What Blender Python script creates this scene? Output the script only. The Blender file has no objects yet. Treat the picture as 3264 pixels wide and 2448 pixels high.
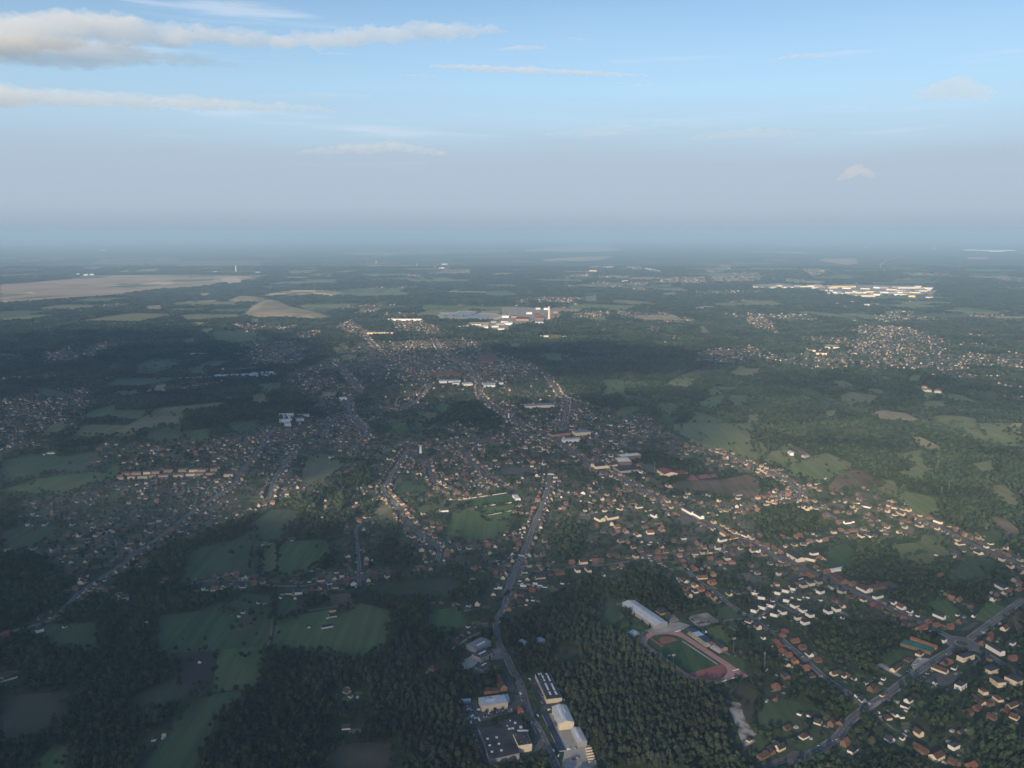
import bpy, bmesh, math, random
import numpy as np
from mathutils import Vector, Matrix, noise
random.seed(7); rng = np.random.default_rng(11)
scene = bpy.context.scene
COL = scene.collection

# ------------------------------------------------------------------ camera
CAM_H = 640.0                       # metres above the plain
PITCH = math.radians(9.95)         # looking down
FPX = 2736.0                        # focal length in pixels of the 3264 px wide photograph
cam_d = bpy.data.cameras.new('camera'); cam = bpy.data.objects.new('camera', cam_d); COL.objects.link(cam)
cam.location = (0, 0, CAM_H); cam.rotation_euler = (math.pi / 2 - PITCH, 0, 0)
cam_d.sensor_fit = 'HORIZONTAL'; cam_d.sensor_width = 36.0; cam_d.lens = 36.0 * FPX / 3264.0
cam_d.clip_start = 1.0; cam_d.clip_end = 400000.0
scene.camera = cam

# ------------------------------------------------------------------ sun and sky
SUN_EL, SUN_AZ = math.radians(17.0), math.radians(203.0)      # azimuth clockwise from +Y: behind, a little left
SUN = Vector((math.sin(SUN_AZ) * math.cos(SUN_EL), math.cos(SUN_AZ) * math.cos(SUN_EL), math.sin(SUN_EL)))
sun_d = bpy.data.lights.new('sun', 'SUN'); sun = bpy.data.objects.new('sun', sun_d); COL.objects.link(sun)
sun_d.energy = 5.0; sun_d.angle = math.radians(0.53); sun_d.color = (1.0, 0.79, 0.55)
sun.rotation_euler = (-SUN).to_track_quat('-Z', 'Y').to_euler()
sun.location = SUN * 3000

world = bpy.data.worlds.new('World'); scene.world = world; world.use_nodes = True
def build_world():
    nt = world.node_tree; N = nt.nodes; L = nt.links; N.clear()
    def nd(t, **k):
        n = N.new(t)
        for a, b in k.items(): setattr(n, a, b)
        return n
    def math_(op, a, b=None, c=None):
        n = nd('ShaderNodeMath', operation=op)
        for i, v in enumerate((a, b, c)):
            if v is None: continue
            if isinstance(v, (int, float)): n.inputs[i].default_value = v
            else: L.new(v, n.inputs[i])
        return n.outputs[0]
    def mix(f, a, b):
        n = nd('ShaderNodeMix', data_type='RGBA')
        for s, v in ((n.inputs[0], f), (n.inputs[6], a), (n.inputs[7], b)):
            if hasattr(v, 'links') or hasattr(v, 'is_linked'): L.new(v, s)
            elif isinstance(v, (int, float)): s.default_value = v
            else: s.default_value = (*v, 1)
        return n.outputs[2]
    def ramp(v, lo, hi, a=0.0, b=1.0):
        n = nd('ShaderNodeMapRange', interpolation_type='SMOOTHSTEP')
        L.new(v, n.inputs[0]); n.inputs[1].default_value = lo; n.inputs[2].default_value = hi
        n.inputs[3].default_value = a; n.inputs[4].default_value = b
        return n.outputs[0]
    sky = nd('ShaderNodeTexSky', sky_type='NISHITA'); sky.sun_disc = False
    sky.sun_elevation = SUN_EL; sky.sun_rotation = SUN_AZ
    sky.altitude = 0; sky.air_density = 1.0; sky.dust_density = 0.4; sky.ozone_density = 3.0
    sc_ = nd('ShaderNodeVectorMath', operation='SCALE'); L.new(sky.outputs[0], sc_.inputs[0]); sc_.inputs[3].default_value = SKY_STRENGTH
    tc = nd('ShaderNodeTexCoord'); sep = nd('ShaderNodeSeparateXYZ'); L.new(tc.outputs['Generated'], sep.inputs[0])
    az = math_('ARCTAN2', sep.outputs[0], sep.outputs[1]); el = math_('ARCSINE', sep.outputs[2])
    def stretched(sa, se, detail, seed, rough=0.55):
        c = nd('ShaderNodeCombineXYZ'); L.new(math_('MULTIPLY', az, sa), c.inputs[0]); L.new(math_('MULTIPLY', el, se), c.inputs[1]); c.inputs[2].default_value = seed
        n = nd('ShaderNodeTexNoise'); L.new(c.outputs[0], n.inputs['Vector']); n.inputs['Scale'].default_value = 1.0
        n.inputs['Detail'].default_value = detail; n.inputs['Roughness'].default_value = rough
        return n.outputs[0]
    # thin veil: the whole sky, stronger towards the horizon
    col = sc_.outputs[0]
    n1 = stretched(3.0, 26.0, 5, 1.3)
    e2 = math_('ADD', el, math_('MULTIPLY', math_('SUBTRACT', n1, 0.5), 0.10))
    veil = ramp(e2, 0.33, 0.02, 0.0, 1.0)
    col = mix(math_('MULTIPLY', veil, 0.85), col, VEIL)
    # bank of haze lying over the horizon
    n2 = stretched(2.2, 30.0, 4, 7.7)
    e3 = math_('ADD', el, math_('MULTIPLY', math_('SUBTRACT', n2, 0.5), 0.05))
    bank = ramp(e3, 0.165, 0.055, 0.0, 0.93)
    col = mix(bank, col, BANK)
    col = mix(ramp(el, 0.055, 0.0, 0.0, 0.9), col, LOW)
    col = mix(ramp(el, 0.030, -0.002, 0.0, 1.0), col, AIR)
    # fine streaks of high cloud
    n3 = stretched(2.6, 42.0, 6, 3.1, 0.6)
    st = math_('MULTIPLY', ramp(n3, 0.56, 0.72), ramp(el, 0.05, 0.13))
    col = mix(math_('MULTIPLY', st, 0.45), col, STREAK)
    bg = nd('ShaderNodeBackground'); L.new(col, bg.inputs[0]); bg.inputs[1].default_value = 1.0
    out = nd('ShaderNodeOutputWorld'); L.new(bg.outputs[0], out.inputs[0])
SKY_STRENGTH = 0.086
VEIL = (0.317, 0.450, 0.563); BANK = (0.272, 0.330, 0.405); STREAK = (0.48, 0.525, 0.59); LOW = (0.270, 0.325, 0.388); AIR = (0.222, 0.286, 0.353)
build_world()

scene.view_settings.view_transform = 'Standard'; scene.view_settings.look = 'None'
scene.view_settings.exposure = 0.68; scene.view_settings.gamma = 1.0; scene.view_settings.use_curve_mapping = False
cy = scene.cycles
cy.use_denoising = True; cy.max_bounces = 5; cy.diffuse_bounces = 2; cy.glossy_bounces = 1; cy.transmission_bounces = 2
cy.volume_bounces = 2; cy.transparent_max_bounces = 8; cy.sample_clamp_indirect = 4.0

# ------------------------------------------------------------------ helpers
FR = {'o': (0, 0, 1.4756), 'A': (1400, 1850, .36036), 'B': (1900, 1850, .36036), 'C': (2400, 1850, .39060), 'D': (0, 1850, .36166),
      'E': (750, 1850, .36045), 'J': (0, 1350, .37071), 'K': (800, 1350, .37071), 'L': (1600, 1350, .37071), 'M': (2400, 1350, .39060),
      'Q': (0, 1000, .37071), 'R': (800, 1000, .37071), 'S': (1600, 1000, .37071), 'T': (2400, 1000, .39060),
      'U': (0, 720, .37071), 'V': (800, 720, .37071), 'W': (1600, 720, .37071), 'X': (2400, 720, .39060)}
SP, CP = math.sin(PITCH), math.cos(PITCH)
def P(fr, x, y, h=0.0):
    """survey point: sight line of the photograph met with the level plane at height h"""
    ox, oy, s = FR[fr]
    u = (ox + x * s - 1632.0) / FPX; v = (oy + y * s - 1224.0) / FPX
    t = (CAM_H - h) / max(SP + v * CP, 0.004)
    return np.array((u * t, (CP - v * SP) * t))
def PL(fr, pts, h=0.0): return np.array([P(fr, x, y, h) for x, y in pts])

def tag(o, label=None, cat=None, group=None, kind=None):
    if label: o['label'] = label
    if cat: o['category'] = cat
    if group: o['group'] = group
    if kind: o['kind'] = kind
    return o
def link(name, me, parent=None, mat=None):
    o = bpy.data.objects.new(name, me); COL.objects.link(o)
    if parent: o.parent = parent
    if mat is not None and me is not None:
        if not me.materials: me.materials.append(None)
        o.material_slots[0].link = 'OBJECT'; o.material_slots[0].material = mat
    return o
def empty(name, x, y, z=0.0, rz=0.0):
    o = bpy.data.objects.new(name, None); COL.objects.link(o); o.empty_display_size = 2.0
    o.location = (x, y, z); o.rotation_euler = (0, 0, rz); return o
def pyd(name, vs, fs, smooth=False):
    me = bpy.data.meshes.new(name); me.from_pydata([tuple(map(float, v)) for v in vs], [], fs); me.update()
    if smooth: me.polygons.foreach_set('use_smooth', [True] * len(me.polygons))
    return me
class MB:
    """collects boxes and prisms, links them as one mesh"""
    def __init__(s): s.v = []; s.f = []
    def prism(s, pts, z0, z1, top=None):
        n = len(pts); b = len(s.v); top = pts if top is None else top
        a = sum(pts[i][0] * pts[(i + 1) % n][1] - pts[(i + 1) % n][0] * pts[i][1] for i in range(n))
        if a < 0: pts = pts[::-1]; top = top[::-1]
        s.v += [(p[0], p[1], z0) for p in pts] + [(p[0], p[1], z1) for p in top]
        s.f += [tuple(b + i for i in range(n))[::-1], tuple(b + n + i for i in range(n))]
        s.f += [(b + i, b + (i + 1) % n, b + n + (i + 1) % n, b + n + i) for i in range(n)]; return s
    def box(s, x0, x1, y0, y1, z0, z1): return s.prism([(x0, y0), (x1, y0), (x1, y1), (x0, y1)], z0, z1)
    def tube(s, x, y, z0, z1, r0, r1=None, n=8):
        r1 = r0 if r1 is None else r1
        c = [(math.cos(2 * math.pi * i / n), math.sin(2 * math.pi * i / n)) for i in range(n)]
        return s.prism([(x + r0 * a, y + r0 * b) for a, b in c], z0, z1, [(x + r1 * a, y + r1 * b) for a, b in c])
    def bar(s, p, q, r):
        p, q = Vector(p), Vector(q); d = (q - p).normalized(); u = d.orthogonal().normalized() * r; w = d.cross(u)
        b = len(s.v)
        for c in (p, q): s.v += [tuple(c + u), tuple(c + w), tuple(c - u), tuple(c - w)]
        s.f += [(b + i, b + (i + 1) % 4, b + 4 + (i + 1) % 4, b + 4 + i) for i in range(4)] + [(b, b + 3, b + 2, b + 1), (b + 4, b + 5, b + 6, b + 7)]
        return s
    def mesh(s, name): return pyd(name, s.v, s.f)
    def build(s, name, mat, parent=None): return link(name, s.mesh(name), parent, mat)

# ------------------------------------------------------------------ materials (procedural, world coordinates in metres)
def surf(name, c1, c2=None, scale=0.02, detail=5.0, rough=0.9, c3=None, scale3=0.003, stretch=None, bump=0.0, bscale=0.2, spec=0.2, metal=0.0, lo=0.35, hi=0.65, coord='pos', fine=None):
    m = bpy.data.materials.new(name); m.use_nodes = True; nt = m.node_tree; N = nt.nodes; L = nt.links
    b = N['Principled BSDF']; b.inputs['Roughness'].default_value = rough; b.inputs['Specular IOR Level'].default_value = spec; b.inputs['Metallic'].default_value = metal
    if coord == 'pos': pos = N.new('ShaderNodeNewGeometry').outputs['Position']
    else: pos = N.new('ShaderNodeTexCoord').outputs['Object']
    if stretch:
        mp = N.new('ShaderNodeMapping'); L.new(pos, mp.inputs[0]); mp.inputs['Scale'].default_value = stretch[:3]; mp.inputs['Rotation'].default_value = (0, 0, stretch[3]); pos_s = mp.outputs[0]
    else: pos_s = pos
    def noisefac(sc, p, det, lo, hi):
        n = N.new('ShaderNodeTexNoise'); L.new(p, n.inputs['Vector']); n.inputs['Scale'].default_value = sc; n.inputs['Detail'].default_value = det
        r = N.new('ShaderNodeMapRange'); L.new(n.outputs[0], r.inputs[0]); r.inputs[1].default_value = lo; r.inputs[2].default_value = hi
        return r.outputs[0]
    def mixc(f, a, bb):
        n = N.new('ShaderNodeMix'); n.data_type = 'RGBA'; L.new(f, n.inputs[0])
        for s, v in ((n.inputs[6], a), (n.inputs[7], bb)):
            if isinstance(v, tuple): s.default_value = (*v, 1)
            else: L.new(v, s)
        return n.outputs[2]
    if c2 is None: b.inputs['Base Color'].default_value = (*c1, 1)
    else:
        c = mixc(noisefac(scale, pos_s, detail, lo, hi), c1, c2)
        if c3: c = mixc(noisefac(scale3, pos, 4.0, 0.42, 0.66), c, c3)
        if fine:
            mp2 = N.new('ShaderNodeMapping'); L.new(pos, mp2.inputs[0]); mp2.inputs['Scale'].default_value = (fine[0], fine[0] * .06, 1); oi = N.new('ShaderNodeObjectInfo'); mu = N.new('ShaderNodeMath'); mu.operation = 'MULTIPLY_ADD'; L.new(oi.outputs['Random'], mu.inputs[0]); mu.inputs[1].default_value = 2.6; mu.inputs[2].default_value = fine[1] - 1.3; cx = N.new('ShaderNodeCombineXYZ'); L.new(mu.outputs[0], cx.inputs[2]); L.new(cx.outputs[0], mp2.inputs['Rotation'])
            n = N.new('ShaderNodeTexNoise'); L.new(mp2.outputs[0], n.inputs['Vector']); n.inputs['Scale'].default_value = 1.0; n.inputs['Detail'].default_value = 4
            r = N.new('ShaderNodeMapRange'); L.new(n.outputs[0], r.inputs[0]); r.inputs[1].default_value = .3; r.inputs[2].default_value = .7; r.inputs[3].default_value = .80; r.inputs[4].default_value = 1.17
            vm = N.new('ShaderNodeVectorMath'); vm.operation = 'SCALE'; L.new(c, vm.inputs[0]); L.new(r.outputs[0], vm.inputs[3]); c = vm.outputs[0]
        L.new(c, b.inputs['Base Color'])
    if bump:
        n = N.new('ShaderNodeTexNoise'); L.new(pos, n.inputs['Vector']); n.inputs['Scale'].default_value = bscale; n.inputs['Detail'].default_value = 3
        bp = N.new('ShaderNodeBump'); L.new(n.outputs[0], bp.inputs['Height']); bp.inputs['Strength'].default_value = 1.0; bp.inputs['Distance'].default_value = bump
        L.new(bp.outputs[0], b.inputs['Normal'])
    return m
M = {}
M['ground'] = surf('woodland_floor', (0.028, 0.045, 0.028), (0.054, 0.076, 0.042), 0.018, 8, c3=(0.078, 0.096, 0.054), scale3=0.0011, bump=5.0, bscale=0.045)
M['grass'] = surf('pasture', (0.068, 0.118, 0.046), (0.090, 0.145, 0.056), 0.012, 6, c3=(0.115, 0.140, 0.066), scale3=0.006, stretch=(1, .25, 1, .5), fine=(.10, .5))
M['dgrass'] = surf('dark_pasture', (0.050, 0.092, 0.044), (0.068, 0.112, 0.052), 0.015, 6, c3=(0.085, 0.105, 0.056), scale3=0.007, stretch=(1, .3, 1, -.4), fine=(.09, -.35))
M['lgrass'] = surf('light_meadow', (0.105, 0.155, 0.062), (0.140, 0.175, 0.076), 0.012, 6, c3=(0.165, 0.170, 0.088), scale3=0.006, stretch=(.3, 1, 1, .3), fine=(.08, 1.2))
M['bgrass'] = surf('mown_sports_turf', (0.042, 0.090, 0.036), (0.058, 0.105, 0.042), 0.05, 3, stretch=(1, .1, 1, .3), fine=(.12, .46))
M['olive'] = surf('dry_meadow', (0.125, 0.145, 0.066), (0.160, 0.172, 0.084), 0.015, 6, c3=(0.190, 0.178, 0.098), scale3=0.005, stretch=(1, .3, 1, .2), fine=(.07, .25))
M['tan'] = surf('stubble_field', (0.26, 0.215, 0.135), (0.33, 0.27, 0.175), 0.012, 6, c3=(0.22, 0.195, 0.12), scale3=0.005, stretch=(1, .2, 1, .4), fine=(.10, .45))
M['brown'] = surf('ploughed_earth', (0.145, 0.112, 0.082), (0.19, 0.145, 0.105), 0.02, 5, c3=(0.085, 0.080, 0.050), scale3=0.008, stretch=(1, .15, 1, .5), fine=(.12, .6))
M['purple'] = surf('fallow_earth', (0.055, 0.048, 0.050), (0.075, 0.062, 0.060), 0.02, 6, c3=(0.050, 0.058, 0.042), scale3=0.012)
M['heath'] = surf('dry_heath', (0.36, 0.27, 0.18), (0.44, 0.335, 0.23), 0.0025, 8, c3=(0.27, 0.215, 0.145), scale3=0.0016, stretch=(.35, 1, 1, .1))
M['fheath'] = surf('rough_heath', (0.075, 0.070, 0.052), (0.10, 0.090, 0.066), 0.02, 7, c3=(0.055, 0.062, 0.040), scale3=0.012)
M['sand'] = surf('pale_sand', (0.27, 0.25, 0.225), (0.38, 0.35, 0.31), 0.05, 7, c3=(0.16, 0.15, 0.125), scale3=0.03)
M['sandpatch'] = surf('blown_sand', (0.09, 0.088, 0.066), (0.42, 0.40, 0.36), 0.055, 10, lo=0.40, hi=0.56)
M['spoil'] = surf('spoil_heap_grass', (0.17, 0.155, 0.09), (0.23, 0.20, 0.125), 0.008, 7, c3=(0.30, 0.25, 0.16), scale3=0.004)
M['bright_sand'] = surf('bright_quarry_sand', (0.48, 0.38, 0.24), (0.56, 0.46, 0.31), 0.01, 6)  # brighter, yellower tone than the pale sand
M['asphalt'] = surf('asphalt', (0.105, 0.104, 0.110), (0.165, 0.160, 0.164), 0.03, 9)
M['pavement'] = surf('concrete_pavement', (0.13, 0.128, 0.122), (0.27, 0.26, 0.25), 0.035, 9)
M['concrete'] = surf('yard_concrete', (0.36, 0.345, 0.31), (0.46, 0.44, 0.40), 0.05, 8, c3=(0.27, 0.26, 0.24), scale3=0.03)
M['gravel'] = surf('dark_yard', (0.085, 0.085, 0.088), (0.13, 0.125, 0.12), 0.07, 7)
M['path'] = surf('sandy_path', (0.12, 0.112, 0.085), (0.17, 0.155, 0.115), 0.05, 6)
M['garden'] = surf('village_gardens', (0.034, 0.056, 0.028), (0.080, 0.098, 0.050), 0.03, 8, c3=(0.150, 0.138, 0.115), scale3=0.022)
M['rail'] = surf('railway_ballast', (0.13, 0.13, 0.105), (0.17, 0.165, 0.13), 0.05, 6)
M['water'] = surf('lake_water', (0.20, 0.195, 0.21), (0.24, 0.235, 0.25), 0.01, 3, rough=0.4, spec=0.15)
M['track'] = surf('red_running_surface', (0.38, 0.185, 0.175), (0.45, 0.225, 0.21), 0.08, 6)
M['track_infill'] = surf('red_sports_surface', (0.25, 0.100, 0.090), (0.31, 0.125, 0.112), 0.08, 6)
M['white'] = surf('white_paint', (0.68, 0.66, 0.62), (0.75, 0.73, 0.69), 0.3, 4)
M['cream'] = surf('cream_render', (0.60, 0.52, 0.38), (0.66, 0.58, 0.44), 0.3, 4)
M['brick'] = surf('brown_brick', (0.145, 0.102, 0.082), (0.195, 0.135, 0.108), 0.5, 5)
M['obrick'] = surf('orange_brick', (0.31, 0.18, 0.118), (0.37, 0.22, 0.145), 0.5, 5)
M['grey'] = surf('grey_cladding', (0.26, 0.26, 0.27), (0.32, 0.32, 0.325), 0.3, 4)
M['red_tile'] = surf('red_roof_tile', (0.17, 0.070, 0.048), (0.235, 0.100, 0.068), 0.25, 6)
M['brown_tile'] = surf('brown_roof_tile', (0.075, 0.046, 0.039), (0.110, 0.066, 0.054), 0.25, 6)
M['slate'] = surf('dark_slate', (0.032, 0.034, 0.042), (0.055, 0.057, 0.066), 0.25, 6, rough=0.65)
M['tar_roof'] = surf('bitumen_roof', (0.030, 0.032, 0.038), (0.052, 0.054, 0.060), 0.08, 7, c3=(0.075, 0.078, 0.085), scale3=0.04)
M['metal_roof'] = surf('pale_metal_roof', (0.44, 0.46, 0.49), (0.54, 0.56, 0.58), 0.15, 5, rough=0.5)
M['grey_roof'] = surf('grey_sheet_roof', (0.17, 0.185, 0.205), (0.22, 0.235, 0.255), 0.12, 5, rough=0.6)
M['blue_roof'] = surf('dark_blue_sheet', (0.030, 0.045, 0.095), (0.040, 0.058, 0.115), 0.1, 5, rough=0.55)
M['teal_roof'] = surf('green_coated_roof', (0.035, 0.150, 0.115), (0.045, 0.180, 0.140), 0.1, 5)
M['pale_blue'] = surf('pale_blue_sheet', (0.34, 0.47, 0.56), (0.42, 0.54, 0.62), 0.15, 4, rough=0.5)
M['glasshouse'] = surf('whitened_glass', (0.20, 0.27, 0.34), (0.27, 0.34, 0.41), 0.03, 4, rough=0.35, spec=0.4)
M['skylight'] = surf('rooflight_sheet', (0.62, 0.64, 0.66), (0.70, 0.72, 0.74), 0.4, 3, rough=0.4)
M['steel'] = surf('galvanised_steel', (0.16, 0.165, 0.17), (0.20, 0.205, 0.21), 0.4, 3, rough=0.5, metal=0.3)
M['dark_glass'] = surf('dark_glass', (0.02, 0.022, 0.026), None, rough=0.15, spec=0.5)
M['tyre'] = surf('tyre_rubber', (0.02, 0.02, 0.02))
M['bark'] = surf('tree_bark', (0.060, 0.046, 0.036), (0.10, 0.075, 0.055), 2.0, 5)
M['red_steel'] = surf('red_cladding', (0.19, 0.060, 0.055), (0.24, 0.080, 0.072), 0.1, 4)
M['yellow'] = surf('yellow_render', (0.62, 0.45, 0.17), (0.68, 0.50, 0.21), 0.3, 4)
for i, c in enumerate([(0.70, 0.70, 0.70), (0.04, 0.04, 0.045), (0.30, 0.31, 0.33), (0.35, 0.04, 0.035), (0.05, 0.09, 0.22)]): M['car%d' % i] = surf('car_paint', c, None, rough=0.3, spec=0.5)
def leaf_mat(name, cols):
    m = bpy.data.materials.new(name); m.use_nodes = True; N = m.node_tree.nodes; L = m.node_tree.links; b = N['Principled BSDF']
    b.inputs['Roughness'].default_value = 0.85; b.inputs['Specular IOR Level'].default_value = 0.12
    oi = N.new('ShaderNodeObjectInfo'); r = N.new('ShaderNodeValToRGB'); L.new(oi.outputs['Random'], r.inputs[0])
    while len(r.color_ramp.elements) < len(cols): r.color_ramp.elements.new(0.5)
    for i, c in enumerate(cols): r.color_ramp.elements[i].position = i / (len(cols) - 1); r.color_ramp.elements[i].color = (*c, 1)
    # stands of trees differ over hundreds of metres
    g = N.new('ShaderNodeNewGeometry'); n = N.new('ShaderNodeTexNoise'); L.new(g.outputs['Position'], n.inputs['Vector']); n.inputs['Scale'].default_value = 0.0045; n.inputs['Detail'].default_value = 3
    mr = N.new('ShaderNodeMapRange'); L.new(n.outputs[0], mr.inputs[0]); mr.inputs[1].default_value = 0.35; mr.inputs[2].default_value = 0.65; mr.inputs[3].default_value = 0.62; mr.inputs[4].default_value = 1.35
    v = N.new('ShaderNodeVectorMath'); v.operation = 'SCALE'; L.new(r.outputs[0], v.inputs[0]); L.new(mr.outputs[0], v.inputs[3]); L.new(v.outputs[0], b.inputs['Base Color'])
    return m
M['leaf'] = leaf_mat('broadleaf_foliage', [(0.0125, 0.0250, 0.0164), (0.0328, 0.0562, 0.0312), (0.0164, 0.0335, 0.0234), (0.0499, 0.0725, 0.0374), (0.0203, 0.0374, 0.0250), (0.0585, 0.0772, 0.0398)])
M['needle'] = leaf_mat('pine_foliage', [(0.0198, 0.0351, 0.0264), (0.0450, 0.0627, 0.0396), (0.0297, 0.0466, 0.0341), (0.0630, 0.0731, 0.0484), (0.0234, 0.0389, 0.0297)])
M['lime'] = leaf_mat('light_foliage', [(0.075, 0.11, 0.035), (0.10, 0.13, 0.045)])
# ------------------------------------------------------------------ ground
def build_ground():
    def axis(lo, hi): return lo, hi
    xs = np.array([-160000, -80000, -40000, -20000, -10000, -5000, -2500, 0, 2500, 5000, 10000, 20000, 40000, 80000, 160000], float)
    ys = np.array([-60000, -20000, -5000, 0, 1000, 2000, 3500, 5000, 8000, 12000, 20000, 35000, 60000, 90000, 130000, 180000], float)
    vs = [(x, y, 0.0) for y in ys for x in xs]; n = len(xs)
    fs = [(j * n + i, j * n + i + 1, (j + 1) * n + i + 1, (j + 1) * n + i) for j in range(len(ys) - 1) for i in range(n - 1)]
    tag(link('ground', pyd('ground', vs, fs), None, M['ground']), kind='structure')
build_ground()
LAYER = [0.06]
def sheet(name, pts, mat, z=None, kind='structure'):
    if z is None:
        LAYER[0] += 0.0012; z = LAYER[0]
    me = bpy.data.meshes.new(name); bm = bmesh.new()
    vs = [bm.verts.new((p[0], p[1], z)) for p in pts]
    f = bm.faces.new(vs); f.normal_update()
    if f.normal.z < 0: f.normal_flip()
    bmesh.ops.triangulate(bm, faces=[f]); bm.to_mesh(me); bm.free()
    o = link(name, me, None, mat)
    if kind: o['kind'] = kind
    return o
def smooth(p, it=1):
    p = np.asarray(p, float)
    for _ in range(it):
        q = np.roll(p, -1, 0); p = np.stack([p * .93 + q * .07, p * .07 + q * .93], 1).reshape(-1, 2)
    return p
FIELDS = []     # (polygon, material key)
def fl(fr, key, *polys):
    for s in polys:
        v = [int(t) for t in s.replace(',', ' ').split()]
        pts = list(zip(v[::2], v[1::2])); cy0 = sum(p[1] for p in pts) / len(pts)
        q = np.array([P(fr, x, y, 17.0 if y > cy0 else 0.0) for x, y in pts])      # near edges are seen over the tree tops in front
        FIELDS.append((q, key))
# far plain
fl('U', 'heath', '0,505 230,490 680,450 720,435 1000,425 1500,420 1870,425 2180,430 2200,455 1900,490 1700,515 1400,530 1200,550 900,590 550,610 300,630 0,650')
fl('U', 'bright_sand', '1230,490 1330,480 1500,475 1480,490 1330,502', '1890,450 1990,440 2070,450 2060,480 1950,482', '160,572 290,560 300,572 200,580')
fl('U', 'olive', '760,320 900,285 1250,285 1240,330 1000,325', '1250,300 1400,265 1560,290 1500,320 1290,330', '670,355 930,348 800,370', '1560,300 2212,300 2212,330 1500,345')
fl('U', 'tan', '1160,375 1390,362 1300,385', '1020,385 1100,378 1090,390', '1255,690 1380,682 1375,708 1290,710', '1700,645 1870,637 1800,660 1730,658', '1590,650 1660,645 1640,657', '1715,580 1810,575 1760,595', '1640,830 1780,830 1720,848')
fl('U', 'lgrass', '1560,770 1750,755 1830,778 1650,797', '1720,890 1840,875 1830,895 1760,900')
fl('V', 'olive', '1280,200 1420,195 1420,245 1280,245', '1430,215 1520,195 1880,210 1880,230 1430,245', '1890,200 2212,205 2212,225 1900,235', '320,385 570,378 480,400 350,405', '590,260 700,252 680,268', '1660,560 1760,548 1780,556 1690,567', '0,320 100,315 80,332 0,335', '0,435 100,430 0,465')
fl('V', 'lgrass', '1485,745 1520,715 1640,700 1900,690 2212,700 2212,720 1900,715 1700,725 1590,745', '0,800 70,795 60,820 0,825')
fl('W', 'heath', '200,200 560,175 830,165 1060,205 800,220 200,215', '340,285 600,270 960,260 840,290 400,300')
fl('W', 'olive', '830,130 900,125 880,140', '720,605 800,600 820,640 720,635', '1090,655 1160,655 1130,670', '1390,575 1490,570 1480,585 1390,590')
fl('X', 'heath', '520,280 600,265 840,268 865,300 760,312', '1740,255 1920,250 1920,268 1760,265', '170,145 390,140 400,155 200,155')
fl('X', 'lgrass', '1075,695 1130,695 1140,710 1090,710', '1155,685 1210,685 1230,705 1170,700')
# left and middle
fl('Q', 'dgrass', '1800,160 1900,150 2100,150 2212,170 2212,220 2050,235 1850,215', '880,590 1000,560 1500,550 1530,580 1200,600 1000,600', '1600,470 1760,450 1750,490 1610,500', '270,660 380,640 680,680 640,700 400,690', '1540,230 1600,210 1680,215 1660,235', '1660,440 1800,405 2010,405 1900,430')
fl('Q', 'purple', '1170,470 1480,440 1530,470 1300,500 1150,500', '900,440 1000,425 1090,430 960,470', '900,415 960,405 930,425')
fl('Q', 'tan', '1320,620 1430,605 1430,650 1330,645', '1210,650 1310,640 1310,655')
fl('Q', 'dgrass', '1150,430 1300,390 1510,390 1540,430 1300,460', '1950,940 2212,920 2212,1000 1960,970', '1200,1060 1300,1000 1560,960 1575,1050 1300,1060')
fl('Q', 'grass', '1600,1010 1820,990 1810,1050 1575,1050', '680,850 830,820 1000,780 1000,830 1250,830 1300,860 1150,890 960,860 760,880')
fl('Q', 'olive', '620,1000 700,920 830,910 1080,920 1260,880 1340,815 1870,765 2000,790 1850,810 1580,850 1560,900 1380,920 1100,1000 900,1010', '350,1000 450,950 560,930 540,980 430,1000', '990,665 1180,660 1190,670 1000,675')
fl('J', 'dgrass', '0,330 380,250 500,290 800,260 880,260 760,340 600,380 400,380 200,430 0,460', '0,930 330,880 540,890 500,940 300,1000 0,1060')
fl('J', 'grass', '0,520 300,480 600,440 860,420 960,450 930,480 700,500 560,560 420,540 150,560 0,540', '900,360 1000,340 1050,390 980,460 880,410', '920,590 1050,580 1020,650 920,640')
fl('J', 'dgrass', '1530,1300 1640,1120 1750,1060 2000,1010 2100,960 2215,880 2215,1250 2100,1260 1950,1230 1800,1260 1600,1310')
fl('K', 'dgrass', '0,860 180,740 330,740 450,760 330,860 280,920 260,1000 90,1020 80,1220 0,1250')
fl('K', 'grass', '230,1030 370,1010 660,1000 690,1100 560,1150 450,1230 300,1250 220,1240')
fl('K', 'olive', '90,1020 225,1030 210,1220 80,1220', '400,470 480,310 580,300 680,300 800,330 830,360 640,440 560,500', '1040,730 1230,720 1230,760 1120,790')
fl('K', 'dgrass', '1250,500 1480,500 1500,540 1250,560', '700,1000 880,970 890,1010 720,1030', '1150,10 1480,0 1500,30 1250,50', '1400,720 1680,690 1660,720 1420,750')
fl('K', 'grass', '1700,800 1850,730 1920,760 2000,800 2240,770 2200,880 2110,920 1990,960 1800,960 1650,890', '1950,735 2280,692 2240,780 2010,795')
fl('R', 'grass', '1130,930 1330,905 1350,960 1400,990 1200,1000', '1330,870 1510,910 1500,980 1420,980 1400,920', '1560,800 1700,780 1690,820 1600,840', '20,610 270,595 270,620 130,635')
fl('R', 'olive', '1400,850 1600,850 1560,890 1490,890', '670,285 800,240 850,280 740,300', '0,700 120,690 140,740 0,740', '740,370 840,345 920,365 890,410 800,390')
fl('R', 'dgrass', '0,200 120,200 180,240 380,245 360,260 100,230', '780,410 880,405 870,430', '880,700 960,690 930,740')
fl('R', 'tan', '600,670 740,680 740,695 600,695')
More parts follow.
